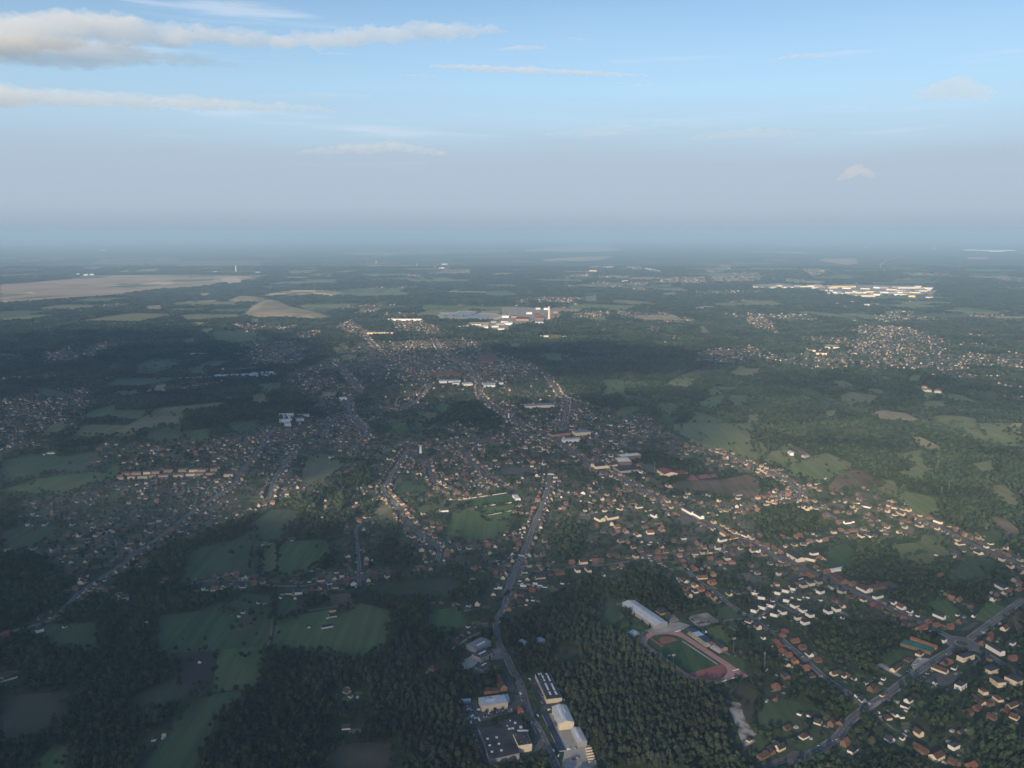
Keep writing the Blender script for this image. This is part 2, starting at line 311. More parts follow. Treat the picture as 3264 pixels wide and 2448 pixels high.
fl('S', 'grass', '330,355 420,335 530,355 490,390 400,385', '60,255 170,250 160,275 80,275', '1030,510 1110,490 1140,520 1100,540', '1490,520 1680,480 1800,495 1760,510 1620,530 1580,540', '1770,650 1850,625 2050,630 1990,660 1850,665 1830,700 1780,690', '1680,740 1800,710 1920,700 1950,720 1820,780 1720,780', '1920,690 2130,710 2060,750 1960,740', '990,820 1090,795 1190,805 1150,840 1000,840', '1310,790 1390,760 1470,770 1510,800 1460,860 1390,830', '1640,900 1640,830 1720,850 1900,920 2060,960 2160,1000 2150,1085 1700,1085 1500,1010 1560,950')
fl('S', 'olive', '1380,590 1480,560 1640,550 1680,570 1580,610 1460,600', '1950,490 2050,440 2100,470 2212,470 2212,490 2080,520', '2090,880 2212,860 2212,910 2120,910', '340,190 420,180 530,185 510,195 380,200', '830,130 890,115 900,135', '1690,110 1730,100 1790,150 1720,155')
fl('S', 'dgrass', '830,580 930,560 1050,570 1060,660 1200,680 1340,710 1270,725 1060,700 980,660 870,690 700,720 830,680 890,630', '1330,880 1500,880 1510,920 1400,930', '570,380 640,385 630,400 580,405')
fl('L', 'lgrass', '1480,0 2160,0 2160,90 2212,200 2212,290 2130,270 1900,180 1700,160 1740,120 1600,120 1480,60')  # lighter grass stands in for the pool of sun on this field
fl('L', 'brown', '1390,540 1480,500 1700,490 1900,480 2100,440 2212,480 2212,590 1900,570 1560,530')
fl('T', 'olive', '690,680 790,640 880,645 1060,680 960,700 840,710 800,735 780,715', '1390,715 1580,710 1560,740 1390,740', '1430,850 1550,830 1700,835 1830,860 1800,910 1600,890', '650,550 740,540 850,570 720,585', '580,800 700,780 680,815 600,825')
fl('T', 'lgrass', '900,625 960,612 1070,620 1060,650', '1390,680 1400,640 1500,640 1700,665 1850,690 1870,710 1700,690 1500,670', '1270,510 1370,495 1370,530 1280,540', '1000,515 1120,510 1140,540', '1830,920 1900,890 2050,890 2130,940 2212,970 2212,1030 1960,1030', '400,300 450,300 480,330 410,335')
fl('T', 'tan', '960,810 1060,785 1150,800 1250,810 1400,850 1150,850 1050,840', '2050,900 2212,890 2212,970 2130,940')
fl('T', 'dgrass', '350,620 460,605 600,645 540,650 400,635', '1890,640 2000,630 2000,660 1900,660', '540,85 650,75 650,95', '200,320 340,315 380,330 280,340')
fl('M', 'lgrass', '1600,0 1960,0 2212,130 2212,160 2080,160 1800,90 1680,40', '260,330 370,280 520,260 600,240 820,330 680,400 560,430 480,410 300,370', '1080,555 1220,545 1500,610 1540,680 1470,700 1300,690 1170,590', '1120,990 1340,970 1360,900 1500,930 1640,1030 1560,1050 1400,1070 1220,1080', '0,120 80,160 130,200 110,230 0,200', '210,190 300,160 360,190 250,240')  # sun patch near the crossroads put into a lighter grass colour
fl('M', 'tan', '1290,110 1370,110 1590,175 1430,200 1390,150')
fl('M', 'lgrass', '1210,250 1280,230 1430,205 1560,190 1550,250 1420,240 1380,260 1420,310 1500,320 1450,350 1320,420 1150,350 1220,340 1330,300 1210,280', '1780,330 1960,300 1980,360 1900,370')
fl('M', 'olive', '80,240 280,210 360,250 370,280 260,310 100,265', '940,470 1100,460 1160,470 1220,540 1080,550 1030,520', '1930,510 2050,500 2130,560 2190,640 2100,640 1950,550', '1250,1090 1430,1070 1480,1100 1280,1115')
fl('M', 'brown', '660,440 720,400 820,380 900,380 1090,460 960,480 880,460 720,500 600,490', '1930,760 2050,770 2212,830 2212,870 2080,880 1960,820', '270,200 360,185 520,240 430,260 350,240')
fl('M', 'dgrass', '1860,890 1960,870 2060,890 2020,930 1900,930', '1600,1180 1740,1100 1900,1090 2000,1170 1880,1240 1660,1240', '640,1000 780,980 830,1060 820,1120 600,1120 540,1140')
# near
fl('o', 'dgrass', '345,1330 420,1322 470,1302 530,1303 590,1320 585,1350 575,1395 520,1400 400,1410 335,1390')
fl('o', 'purple', '375,1410 470,1405 455,1460 385,1465')
fl('o', 'grass', '472,1404 575,1396 560,1440 540,1465 457,1470', '598,1335 650,1328 740,1312 770,1300 845,1320 840,1360 800,1395 740,1400 700,1385 640,1385 585,1385')
fl('o', 'dgrass', '400,1530 440,1505 530,1490 510,1520 470,1550 430,1600 400,1665 285,1665 320,1610 345,1575', '90,1350 210,1345 205,1385 110,1375', '590,1285 640,1290 640,1310 600,1320', '470,1302 530,1280 585,1290 590,1318 530,1302')
fl('o', 'grass', '60,1640 120,1605 150,1615 130,1665 40,1665', '930,1318 990,1312 1010,1330 960,1345 925,1340')
fl('o', 'fheath', '0,1510 40,1500 120,1495 160,1490 140,1515 110,1560 0,1580', '720,1620 770,1605 850,1610 850,1640 800,1665 700,1665', '1055,1290 1075,1290 1120,1310 1090,1318')
fl('E', 'brown', '830,130 1000,110 1040,140 1020,190 880,215', '0,330 60,305 150,310 130,340 0,360')
fl('B', 'dgrass', '0,250 100,140 230,200 240,300 340,320 200,385 60,330', '1080,660 1250,680 1320,720 1300,840 1250,790', '1000,260 1200,220 1290,290 1280,330 1120,350 1040,290')
fl('B', 'grass', '200,385 340,330 490,410 430,450 300,440', '980,420 1120,390 1240,470 1210,500 1060,530 1020,500')
fl('B', 'fheath', '1060,1010 1180,960 1350,900 1420,1000 1430,1130 1550,1250 1560,1300 1480,1330 1300,1390 1210,1200 1120,1080')
fl('B', 'sandpatch', '1130,1050 1280,1090 1300,1180 1400,1240 1480,1290 1310,1370 1280,1290 1200,1190')
fl('C', 'dgrass', '170,960 480,1010 560,1060 370,1070 360,1120 580,1290 500,1370 300,1180 60,1160 30,1000', '0,1270 100,1240 200,1260 70,1320', '1080,600 1200,560 1320,600 1240,680 1040,690')
fl('C', 'grass', '1810,240 1900,180 2060,220 1950,280', '1400,190 1560,150 1760,230 1700,290 1500,240')
fl('C', 'brown', '2110,280 2212,230 2212,370 2160,340')
def rough(p, amp, step):
    q = []; p = np.vstack([p, p[:1]])
    for a, b in zip(p[:-1], p[1:]):
        l = np.linalg.norm(b - a); n = max(1, int(l / step))
        for k in range(n):
            c = a + (b - a) * k / n; q.append((c[0] + amp * noise.noise(Vector((c[0] * .06, c[1] * .06, 3.0))) * 2, c[1] + amp * noise.noise(Vector((c[0] * .06, c[1] * .06, 9.0))) * 2))
    return np.array(q)
MOUNDS = [('V', [(-60, 770), (0, 700), (90, 650), (150, 632), (230, 650), (330, 700), (450, 732), (600, 760), (690, 790), (560, 802), (300, 792), (60, 785)], 24), ('V', [(90, 604), (160, 582), (340, 562), (560, 558), (800, 576), (850, 596), (700, 602), (560, 592), (380, 602), (250, 616)], 24), ('U', [(1960, 640), (2060, 605), (2212, 612), (2300, 640), (2212, 655), (2050, 655)], 14)]
for fr, pts, h in MOUNDS: FIELDS.append((PL(fr, pts), 'spoil'))
# pale strips of farmland scattered over the far plain
RF = random.Random(77)
for k in range(150):
    Y = 6500 + 20000 * RF.random() ** 1.5; X = RF.uniform(-.62, .62) * Y; w = RF.uniform(80, 330) * (.6 + Y / 16000); h = RF.uniform(90, 260) * (.6 + Y / 9000); a = RF.uniform(-.3, .3); c, sn = math.cos(a), math.sin(a)
    FIELDS.append((np.array([(X + u * w * c * RF.uniform(.6, 1) - v * h * sn, Y + u * w * sn + v * h * c * RF.uniform(.5, 1)) for u, v in ((-1, -1), (0, -1.1), (1, -1), (1.1, 0), (1, 1), (0, 1.1), (-1, 1))]), RF.choice(['olive', 'lgrass', 'grass', 'olive', 'tan', 'dgrass'])))
for k, (poly, key) in enumerate(FIELDS):
    d_ = np.hypot(*poly.mean(0))
    q = rough(poly, 9.0, 5.0) if key == 'sand' else rough(smooth(poly), 5.0 if d_ < 5000 else 30.0, 14.0 if d_ < 5000 else 80.0) if key in ('heath', 'fheath', 'spoil', 'bright_sand') else smooth(poly)
    sheet('field', q, M[key])
# sand apron, car parks and yards
YARDS = [('B', 'sand', '800,325 980,285 1085,360 1080,375 900,415', 'car_park'), ('B', 'concrete', '430,440 530,410 640,380 740,370 830,400 770,440 690,450 480,470', 'yard'),
         ('B', 'sand', '620,310 680,300 740,360 650,380', 'yard'), ('B', 'pavement', '800,440 1010,585 1090,630 1200,680 1170,640 1110,600 860,420', 'yard'),
         ('A', 'concrete', '970,1180 1020,1170 1060,1300 1160,1310 1230,1450 1330,1459 1400,1665 1080,1665 1110,1500', 'yard'),
         ('A', 'concrete', '190,720 285,670 350,720 270,790 215,790', 'yard'), ('A', 'gravel', '290,790 320,770 370,820 300,830', 'yard'),
         ('A', 'gravel', '190,1060 330,1060 350,1140 640,1100 600,1020 700,1015 760,1100 660,1170 440,1230 260,1290 210,1200', 'yard'),
         ('A', 'gravel', '300,1330 370,1300 440,1600 440,1640 390,1600', 'yard'), ('A', 'gravel', '820,1440 860,1340 930,1480 740,1560 710,1530 700,1470', 'yard'),
         ('A', 'gravel', '780,870 850,840 960,1060 1080,1050 1130,1100 1000,1110 880,1180 900,1090', 'yard'), ('A', 'pavement', '460,610 540,600 570,690 440,710 490,660', 'yard'),
         ('A', 'gravel', '610,830 650,900 680,980 620,990 590,900', 'yard'),
         ('C', 'concrete', '1290,690 1340,630 1440,640 1360,700 1310,740', 'car_park'), ('C', 'gravel', '1480,760 1700,740 1640,840 1560,870 1400,830', 'car_park'),
         ('C', 'gravel', '1640,410 1740,380 1800,340 1840,350 1760,410', 'car_park'), ('C', 'pavement', '1000,690 1090,690 1200,770 1170,780', 'yard'),
         ('C', 'concrete', '1000,690 1050,680 1220,780 1190,790', 'yard'), ('C', 'gravel', '330,1390 500,1400 420,1450 150,1531 60,1500 250,1440', 'yard'),
         ('M', 'gravel', '990,1365 1060,1300 1110,1285 1220,1340', 'yard'), ('M', 'pavement', '400,1120 520,1090 580,1110 420,1135', 'yard'),
         ('L', 'gravel', '0,390 240,370 280,410 120,440 0,440', 'car_park'), ('L', 'gravel', '1490,820 1580,790 1700,850 1560,870', 'car_park'),
         ('K', 'gravel', '1360,250 1440,215 1480,230 1530,250 1400,280', 'square'), ('L', 'gravel', '1190,370 1290,350 1340,410 1250,420', 'court'),
         ('L', 'track_infill', '1560,450 1640,440 1700,490 1610,490', 'tennis_court'), ('L', 'track_infill', '1680,450 1760,435 1810,465 1710,480', 'tennis_court'), ('L', 'track_infill', '1790,440 1830,435 1860,460 1810,465', 'tennis_court'),
         ('A', 'pavement', '1560,205 1650,200 1650,215 1570,220', 'path'), ('V', 'bright_sand', '1870,830 2050,830 2050,880 2020,885 1890,850', 'yard'), ('V', 'bright_sand', '1600,770 1640,750 1600,745 1760,745 1780,730 1890,728 1960,750 2110,755 2180,775 2212,790 2100,810 1980,806 1800,805 1640,800', 'shore'),
         ('W', 'sand', '0,700 210,700 480,715 500,770 420,810 200,840 0,870', 'yard'), ('V', 'sand', '1990,860 2212,790 2212,900 2030,890', 'yard'), ('X', 'sand', '0,480 220,470 400,490 820,480 1330,490 1500,530 1450,570 1000,570 700,560 540,520 200,505 0,505', 'yard'),
         ('X', 'sand', '1720,192 1960,188 2140,194 2050,203 1930,207 1760,199', 'yard'), ('W', 'sand', '1235,132 1350,128 1580,128 1660,112 1600,135 1400,142', 'yard')]
for fr, key, s, nm in YARDS:
    v = [int(t) for t in s.replace(',', ' ').split()]; poly = PL(fr, list(zip(v[::2], v[1::2])))
    sheet(nm, poly, M[key]); FIELDS.append((poly, key))
def water(fr, s):
    v = [int(t) for t in s.split()]; poly = smooth(PL(fr, list(zip(v[::2], v[1::2]))), 2)
    o = sheet('lake', poly, M['water']); FIELDS.append((poly, 'water'))
water('V', '1610 768 1640 757 1760 752 1780 738 1890 737 1960 757 2110 763 2150 775 2100 788 1980 798 1800 793 1650 788')
water('W', '1660 705 1740 690 1830 690 1760 710 1680 718')
water('Q', '1570 348 1660 336 1790 342 1760 358 1600 362')

# ------------------------------------------------------------------ roads
ROADS = []      # name, description, polyline, width
def rd(desc, w, *segs, mat='asphalt', side=2.2, name='road'):
    pts = []
    for s in segs:
        fr, rest = s.split(' ', 1); v = [float(t) for t in rest.replace(',', ' ').split()]
        pts += [P(fr, a, b) for a, b in zip(v[::2], v[1::2])]
    p = np.array(pts)
    q = [p[0]]                                   # Catmull-Rom through the surveyed points
    for i in range(len(p) - 1):
        a, b, c, d = p[max(i - 1, 0)], p[i], p[i + 1], p[min(i + 2, len(p) - 1)]
        for t in (0.25, 0.5, 0.75, 1.0):
            q.append(0.5 * ((2 * b) + (c - a) * t + (2 * a - 5 * b + 4 * c - d) * t * t + (3 * b - a - 3 * c + d) * t ** 3))
    ROADS.append((name, desc, np.array(q), w, mat, side))
def ribbon(name, q, w, mat, z):
    d = np.gradient(q, axis=0); d /= np.maximum(np.linalg.norm(d, axis=1, keepdims=True), 1e-6); n = np.stack([-d[:, 1], d[:, 0]], 1)
    a, b = q + n * w / 2, q - n * w / 2
    vs = [(x, y, z) for x, y in a] + [(x, y, z) for x, y in b]; k = len(q)
    o = link(name, pyd(name, vs, [(k + i, k + i + 1, i + 1, i) for i in range(k - 1)]), None, mat); o['kind'] = 'structure'; return o
rd('the road past the warehouses', 7.5, 'A 1040,1662 960,1490 880,1330 790,1180 720,930 650,800 600,690 540,590 510,500 505,400 520,340 580,220 620,80', 'L 30,1484 100,1300 180,1120 230,1000 270,880 310,790 350,690 380,600 400,520 408,440')
rd('the long shopping street', 8.5, 'R 1560,200 1650,340 1820,430 1870,480 1930,540 1970,600 1960,640 1980,710 2050,780 2130,830', 'L 180,20 300,80 480,150 600,240 720,340 850,410 1000,460 1130,530 1250,600 1400,680 1550,740 1680,810 1800,870 1950,950 2100,1010', 'M 50,1010 150,1060 300,1120 430,1190 560,1250 700,1320', 'C 750,62 900,130 1050,200 1200,270 1350,340 1480,400 1570,445 1650,490', side=2.2)
rd('the road through the roundabout', 8.5, 'C 1660,545 1500,640 1350,740 1230,830 1100,930 900,1060 780,1160 700,1270 560,1370 430,1440 300,1500', side=2.8)
rd('the road through the roundabout', 8.5, 'C 1760,485 1900,380 2050,270 2212,150', side=2.8)
rd('the street below the roundabout', 7, 'C 1770,550 1900,600 2050,690 2215,780', side=2.5)
rd('the street beside the running track', 6, 'L 1600,1270 1700,1370', 'B 900,10 1060,110 1150,190 1280,280 1400,350 1480,410', 'C 100,390 200,450 300,540 420,640 560,770 700,870 850,970 910,1040')
rd('the cross street behind the wood', 5, 'L 250,1275 520,1250 700,1230 900,1215 1100,1185 1300,1150 1450,1130 1700,1105 1950,1080 2060,1055', side=1.2)
rd('the street below the sunlit crossroads', 6, 'L 1940,700 1990,760', 'M 340,530 370,600 500,670 650,760 800,840 950,910 1080,940')
rd('the street at the sunlit crossroads', 6, 'L 1500,60 1700,170 1900,250 2100,330', 'M 0,350 100,380 250,450 340,530')
rd('the street at the sunlit crossroads', 5, 'M 0,632 200,610 370,600', side=1.5)
rd('the road along the valley fields', 6.5, 'M 1100,690 1200,715 1350,775 1600,880 1700,940 1800,990 1950,1060 2215,1175')
rd('the lane behind the shopping street', 4.5, 'M 600,930 750,915 900,905', side=1)
rd('the winding village street', 6, 'K 1600,1190 1620,1080 1560,1030 1400,900 1290,790 1240,700 1150,610 1140,550 1200,450 1250,370 1310,280 1350,230')
rd('the curved lane by the meadow', 5, 'K 930,1400 930,1250 910,1000 900,920 950,860 1080,800', side=1.2)
rd('the street along the field edge', 5.5, 'J 1500,1400 1700,1370 1850,1350 2212,1362', 'K 150,1395 400,1400 560,1380 800,1340 1000,1310 1250,1265', side=1.2)
rd('the diagonal avenue', 7, 'D 0,480 250,410 480,330 700,110 860,0', 'J 900,1310 1050,1210 1200,1090 1330,1010 1500,880 1650,760 1850,630 2000,530 2080,400 2212,240', 'K 120,130 200,40', side=1.3)
rd('the straight estate road', 7, 'K 140,660 190,520 220,450 290,350 360,240', side=2.5)
rd('the straight estate road', 5, 'K 220,490 400,500 590,505', side=1)
rd('the village bypass', 7, 'R 780,480 880,580 930,660 880,700 840,740 850,850 880,890 950,960 1000,1060', 'K 1000,130', side=2.5)
rd('the village bypass', 6, 'R 850,870 700,930 600,1060')
rd('the hillside street', 6, 'R 1540,600 1490,670 1350,800 1150,840')
rd('the street to the far estate', 7, 'R 870,60 940,140 1030,240 1090,300')
rd('the eastern street', 6, 'K 1310,165 1500,190 1640,215 1750,190 1900,160 2212,130')
rd('the football ground lane', 5, 'K 1510,310 1540,430 1580,520 1700,580 1760,630', side=1)
rd('the church street', 6, 'K 1840,250 1900,330 1980,420 2100,500 2212,560')
rd('the church street', 6, 'S 400,540 450,620 500,700 560,760', 'L 480,150')
rd('the farm track', 4, 'E 1040,190 900,230 700,260 500,290 360,320 330,350 310,500 280,590', mat='path', side=0, name='path')
rd('the lane to the grey sheds', 5, 'A 110,610 300,490 480,430', mat='pavement', side=0)
rd('the stadium lane', 4, 'B 1110,360 1300,340', mat='pavement', side=0); rd('the stadium lane', 4, 'B 1120,370 1190,420 1290,470', mat='pavement', side=0)
rd('the white housing estate lane', 5, 'C 210,130 190,180 300,240 450,330', side=1); rd('the white housing estate lane', 5, 'C 10,345 190,180', side=1)
rd('the brick estate lane', 5, 'C 1950,930 2050,1000 2215,1085', side=1); rd('the apartment lane', 4.5, 'C 1790,600 1850,640 1810,690 1900,760 2050,830', mat='pavement', side=0)
rd('the lane in the southern wood', 4.5, 'C 1000,1080 1100,1180 1230,1260', side=0, mat='pavement')
rd('the side lane', 4, 'A 610,190 870,210', mat='pavement', side=0); rd('the side lane', 4, 'A 640,65 960,92', mat='pavement', side=0)
rd('the sand lane', 4, 'M 80,240 200,215 300,195', mat='path', side=0, name='path')
rd('the far motorway', 26, 'X 2000,670 2100,705 2220,745', mat='pavement', side=0); rd('the far motorway', 30, 'X 1290,210 1220,240 1100,280 1050,310 1040,340 1080,360', mat='concrete', side=0)
rd('the far canal road', 26, 'S 945,145 1020,105 1080,75 1155,40', mat='pavement', side=0); rd('the far canal road', 14, 'W 1240,780 1260,690', mat='path', side=0)
rd('the railway', 9, 'K 1060,280 1300,170 1450,80', 'R 1380,1075 1600,950 1780,850', mat='rail', side=3, name='railway')
rd('the railway', 14, 'S 490,405 600,345', mat='rail', side=3, name='railway')
for name, desc, q, w, mat, side in ROADS:
    if side: ribbon('pavement' if name == 'road' else 'embankment', q, w + 2 * side, M['pavement'] if name == 'road' else M['path'], 0.36)
    ribbon(name, q, w, M[mat], 0.40)
# roundabout: ring of asphalt, kerbed island
def disc(name, c, r, mat, z, n=28, ri=0.0, h=0.0):
    mb = MB(); a = [(c[0] + r * math.cos(2 * math.pi * i / n), c[1] + r * math.sin(2 * math.pi * i / n)) for i in range(n)]
    mb.prism(a, z - 0.02, z + h); return mb.build(name, mat)
RB = P('C', 1705, 515)
tag(disc('pavement', RB, 25, M['pavement'], 0.42), kind='structure'); tag(disc('road', RB, 22, M['asphalt'], 0.46), kind='structure')
tag(disc('kerb', RB, 11, M['pavement'], 0.50, h=0.12), kind='structure'); tag(disc('lawn', RB, 8.5, M['fheath'], 0.64, h=0.1), kind='structure')
isl = PL('C', [(970, 1035), (985, 1010), (1060, 968), (1080, 970), (1070, 985), (1000, 1035), (980, 1042)])
mb = MB(); mb.prism([tuple(p) for p in isl], 0.42, 0.55); tag(mb.build('kerb', M['concrete']), kind='structure')
def dashes():
    for name, desc, q, w, mat, side in ROADS:
        if mat != 'asphalt' or w < 7 or np.linalg.norm(q.mean(0)) > 2000: continue
        seg = np.linalg.norm(np.diff(q, axis=0), axis=1); s = np.r_[0, np.cumsum(seg)]; mb = MB()
        for t in np.arange(4, s[-1], 9.0):
            c = np.array([np.interp(t, s, q[:, 0]), np.interp(t, s, q[:, 1])]); e = np.array([np.interp(t + 3, s, q[:, 0]), np.interp(t + 3, s, q[:, 1])])
            d = (e - c) / max(np.linalg.norm(e - c), 1e-6); n = np.array((-d[1], d[0])) * 0.15
            b = len(mb.v); mb.v += [(*(c + n), .42), (*(c - n), .42), (*(e - n), .42), (*(e + n), .42)]; mb.f.append((b, b + 1, b + 2, b + 3))
        tag(mb.build('road_marking', M['white']), kind='structure')
dashes()
# ------------------------------------------------------------------ land cover grids (metres on the plain)
WOOD, FIELD, TOWN, CLEAR = 0, 1, 2, 3
class Grid:
    def __init__(s, x0, x1, y0, y1, c):
        s.x0, s.y0, s.c = x0, y0, c; s.nx, s.ny = int((x1 - x0) / c), int((y1 - y0) / c); s.a = np.zeros((s.ny, s.nx), np.uint8); s.dens = None
    def poly(s, pts, val):
        pts = np.asarray(pts); i0 = max(int((pts[:, 0].min() - s.x0) / s.c), 0); i1 = min(int((pts[:, 0].max() - s.x0) / s.c) + 1, s.nx)
        j0 = max(int((pts[:, 1].min() - s.y0) / s.c), 0); j1 = min(int((pts[:, 1].max() - s.y0) / s.c) + 1, s.ny)
        if i1 <= i0 or j1 <= j0: return
        X, Y = np.meshgrid(s.x0 + (np.arange(i0, i1) + .5) * s.c, s.y0 + (np.arange(j0, j1) + .5) * s.c); ins = np.zeros(X.shape, bool)
        for k in range(len(pts)):
            (xa, ya), (xb, yb) = pts[k], pts[k - 1]
            if ya == yb: continue
            ins ^= ((ya > Y) != (yb > Y)) & (X < (xb - xa) * (Y - ya) / (yb - ya) + xa)
        s.a[j0:j1, i0:i1][ins] = val
    def line(s, q, w, val):
        for a, b in zip(q[:-1], q[1:]):
            i0 = max(int((min(a[0], b[0]) - w - s.x0) / s.c), 0); i1 = min(int((max(a[0], b[0]) + w - s.x0) / s.c) + 1, s.nx)
            j0 = max(int((min(a[1], b[1]) - w - s.y0) / s.c), 0); j1 = min(int((max(a[1], b[1]) + w - s.y0) / s.c) + 1, s.ny)
            if i1 <= i0 or j1 <= j0: continue
            X, Y = np.meshgrid(s.x0 + (np.arange(i0, i1) + .5) * s.c, s.y0 + (np.arange(j0, j1) + .5) * s.c)
            d = b - a; t = np.clip(((X - a[0]) * d[0] + (Y - a[1]) * d[1]) / max(d @ d, 1e-6), 0, 1)
            s.a[j0:j1, i0:i1][np.hypot(X - a[0] - t * d[0], Y - a[1] - t * d[1]) < w] = val
    def get(s, x, y):
        i = ((x - s.x0) / s.c).astype(int); j = ((y - s.y0) / s.c).astype(int); ok = (i >= 0) & (i < s.nx) & (j >= 0) & (j < s.ny)
        r = np.zeros(len(x), np.uint8); r[ok] = s.a[j[ok], i[ok]]; return r
GN = Grid(-3600, 3600, 650, 5200, 4.0); GF = Grid(-18000, 18000, 5000, 30000, 20.0); GS = (GN, GF)
def cover(x, y):
    x = np.asarray(x, float); y = np.asarray(y, float); return np.where(y < 5150, GN.get(x, y), GF.get(x, y))
TOWNS = []
def tw(fr, dens, *polys):
    for s in polys:
        v = [int(t) for t in s.replace(',', ' ').split()]; p = PL(fr, list(zip(v[::2], v[1::2]))); TOWNS.append((p, dens))
        for g in GS: g.poly(p, TOWN)
tw('o', 3.5, '60,1060 250,960 560,930 800,880 830,960 700,1060 480,1130 330,1200 160,1240 60,1180', '840,930 1000,950 1180,920 1300,960 1420,1010 1440,1080 1250,1110 1180,1180 1140,1260 1050,1230 900,1220 830,1130 800,1010', '1250,1060 1500,1090 1700,1180 1900,1280 2050,1360 1850,1340 1700,1300 1500,1220 1250,1200', '1600,1000 1750,1020 2000,1110 2212,1200 2212,1250 2000,1190 1800,1100', '0,860 200,830 160,930 0,950')
tw('o', 1.2, '600,820 780,740 1000,730 1180,800 1200,870 1050,860 900,900 760,930')
tw('J', 9, '560,800 640,620 900,500 1000,500 1400,480 2000,470 1990,560 1700,740 1500,870 1200,900 900,950 560,1000', '250,1060 560,960 900,900 1400,900 1350,1000 1100,1080 900,1130 300,1150', '480,240 640,200 1100,170 1100,210 640,250', '1100,180 1500,150 2212,100 2212,230 2000,330 1600,330 1300,300 1100,240', '0,80 130,80 300,180 330,240 0,280', '2000,470 2212,250 2212,360 2100,500')
tw('J', 5, '640,1480 900,1320 1250,1080 1400,1060 1300,1180 1000,1340 760,1484', '1700,1290 2212,1270 2212,1400 1800,1430')
tw('Q', 10, '0,760 250,730 400,690 700,680 680,800 620,900 400,970 150,1050 0,1060', '420,350 560,290 640,330 700,390 560,410 420,380', '700,370 880,260 1000,240 980,280 760,370', '1450,610 1740,600 1750,640 1480,645', '1960,80 2212,100 2212,170 2100,160')
tw('Q', 4, '0,345 180,350 180,385 0,380', '0,540 600,520 580,560 0,580', '2050,260 2212,250 2212,300 2050,300', '1850,480 2212,460 2212,490 1900,500')
tw('R', 9, '0,250 330,240 450,280 470,400 380,450 0,400', '380,160 600,140 640,150 500,230 370,210', '700,110 860,60 1040,180 1090,300 1000,290 900,190 720,140', '1180,45 1480,50 1500,80 1620,120 1640,200 1480,180 1440,120 1230,80', '990,150 1240,140 1100,190 1000,200', '1110,330 1420,230 1640,260 1700,400 1600,440 1250,430 1110,350', '1160,430 1280,460 1800,480 1900,600 1400,590 1250,500', '1700,380 2212,380 2212,600 1950,600 1850,480', '480,960 880,890 1050,980 900,1079 0,1079 0,1060 200,990')
tw('R', 8, '1670,240 1900,220 2000,270 1800,270', '440,480 700,430 680,500 560,560 880,540 980,650 880,700 520,690 350,610', '600,760 840,740 860,870 640,830', '1100,830 1540,620 1500,700 1340,820 1150,840', '1600,960 1850,940 1840,1020 1650,990', '1940,830 2212,740 2212,930 2130,870', '0,110 220,110 400,90 400,130 0,150', '470,560 560,450 640,440 560,570')
tw('K', 9, '0,0 930,0 1000,130 1080,140 560,230 350,260 220,450 0,440', '1060,460 1350,240 1500,300 1600,450 1550,530 1200,500 1060,480', '1660,60 1900,20 2212,120 2212,560 1700,570 1600,420 1800,230')
tw('K', 5, '230,470 600,490 400,560 180,640', '880,540 1150,540 1100,600 900,570', '560,1240 1000,1250 1250,1250 1250,1300 800,1380 560,1400', '1600,1040 2212,980 2212,1110 1650,1160')
tw('S', 9, '0,780 460,770 650,740 850,800 1100,830 1470,940 1460,980 1050,1079 0,1079', '0,400 230,430 400,520 200,520 0,600', '1720,310 2212,300 2212,400 1800,430 1740,380', '1230,130 1340,110 1400,90 1350,180 1260,150', '1370,190 1440,170 1550,230 1400,220', '1440,60 1520,35 1640,55 1450,75', '1220,35 1360,40 1300,55', '600,0 900,0 750,35 620,40', '980,15 1160,10 1150,30', '680,70 740,90 750,105 690,95', '2080,40 2212,0 2212,150 2100,70')
tw('S', 5, '360,560 560,700 700,780 560,760 380,700', '1900,0 2080,0 2080,30 1950,20')
tw('L', 9, '0,0 1400,0 1480,100 1900,180 2212,290 2212,400 1900,400 1600,330 1350,230 1000,200 900,380 1000,450 800,400 500,350 400,420 0,350', '1050,500 1500,690 1480,760 1300,680 1050,620')
tw('L', 5, '1600,640 2212,600 2212,1060 2000,950 1700,780', '0,950 230,900 250,1300 0,1484')
tw('M', 9, '0,290 60,330 280,450 560,540 330,500 150,460 0,400')
tw('M', 5, '330,500 560,540 900,620 1100,700 1300,800 1000,820 700,740 400,600', '1100,640 1420,730 1600,820 1560,900 1250,830', '0,560 330,560 330,650 0,670')
tw('T', 6, '60,380 200,320 420,330 750,290 850,450 700,460 200,400', '860,110 1250,100 1450,170 1600,230 1550,330 1250,350 1080,420 860,380 820,260', '1000,30 1240,40 1200,80 1000,70', '0,0 120,0 190,130 250,190 150,160 0,130', '780,50 860,50 860,75 800,75', '0,290 80,310 0,370')
tw('T', 5, '400,180 750,190 1000,280 740,250 400,230', '140,30 540,40 530,60 200,55', '1400,470 1700,500 2212,480 2212,530 1700,530', '1700,330 2212,320 2212,460 1750,420', '850,380 1300,360 1400,460 900,460')
tw('T', 4, '1750,230 2000,270 1900,300 1700,260', '1640,610 1750,600 1740,640', '1920,680 2212,670 2212,710 1950,700', '1900,540 2212,560 2212,620 1900,600', '1250,350 1750,330 1750,480 1400,470', '1650,160 1980,170 1980,200 1700,190')
tw('W', 9, '100,640 220,630 230,680 120,660', '355,610 650,630 640,670 370,660', '530,690 660,690 660,710', '590,790 740,740 950,730 900,770 740,800 600,800', '780,680 900,680 1160,775 1080,790 930,720', '1060,490 1250,480 1230,560 1130,560', '520,430 750,410 750,445 560,450', '800,430 1110,430 1090,455 820,450', '1270,450 1750,440 1760,500 1480,490', '1720,390 1980,330 1970,380 1780,410', '1870,770 2030,755 2030,790', '2100,740 2212,780 2212,880 2100,840')
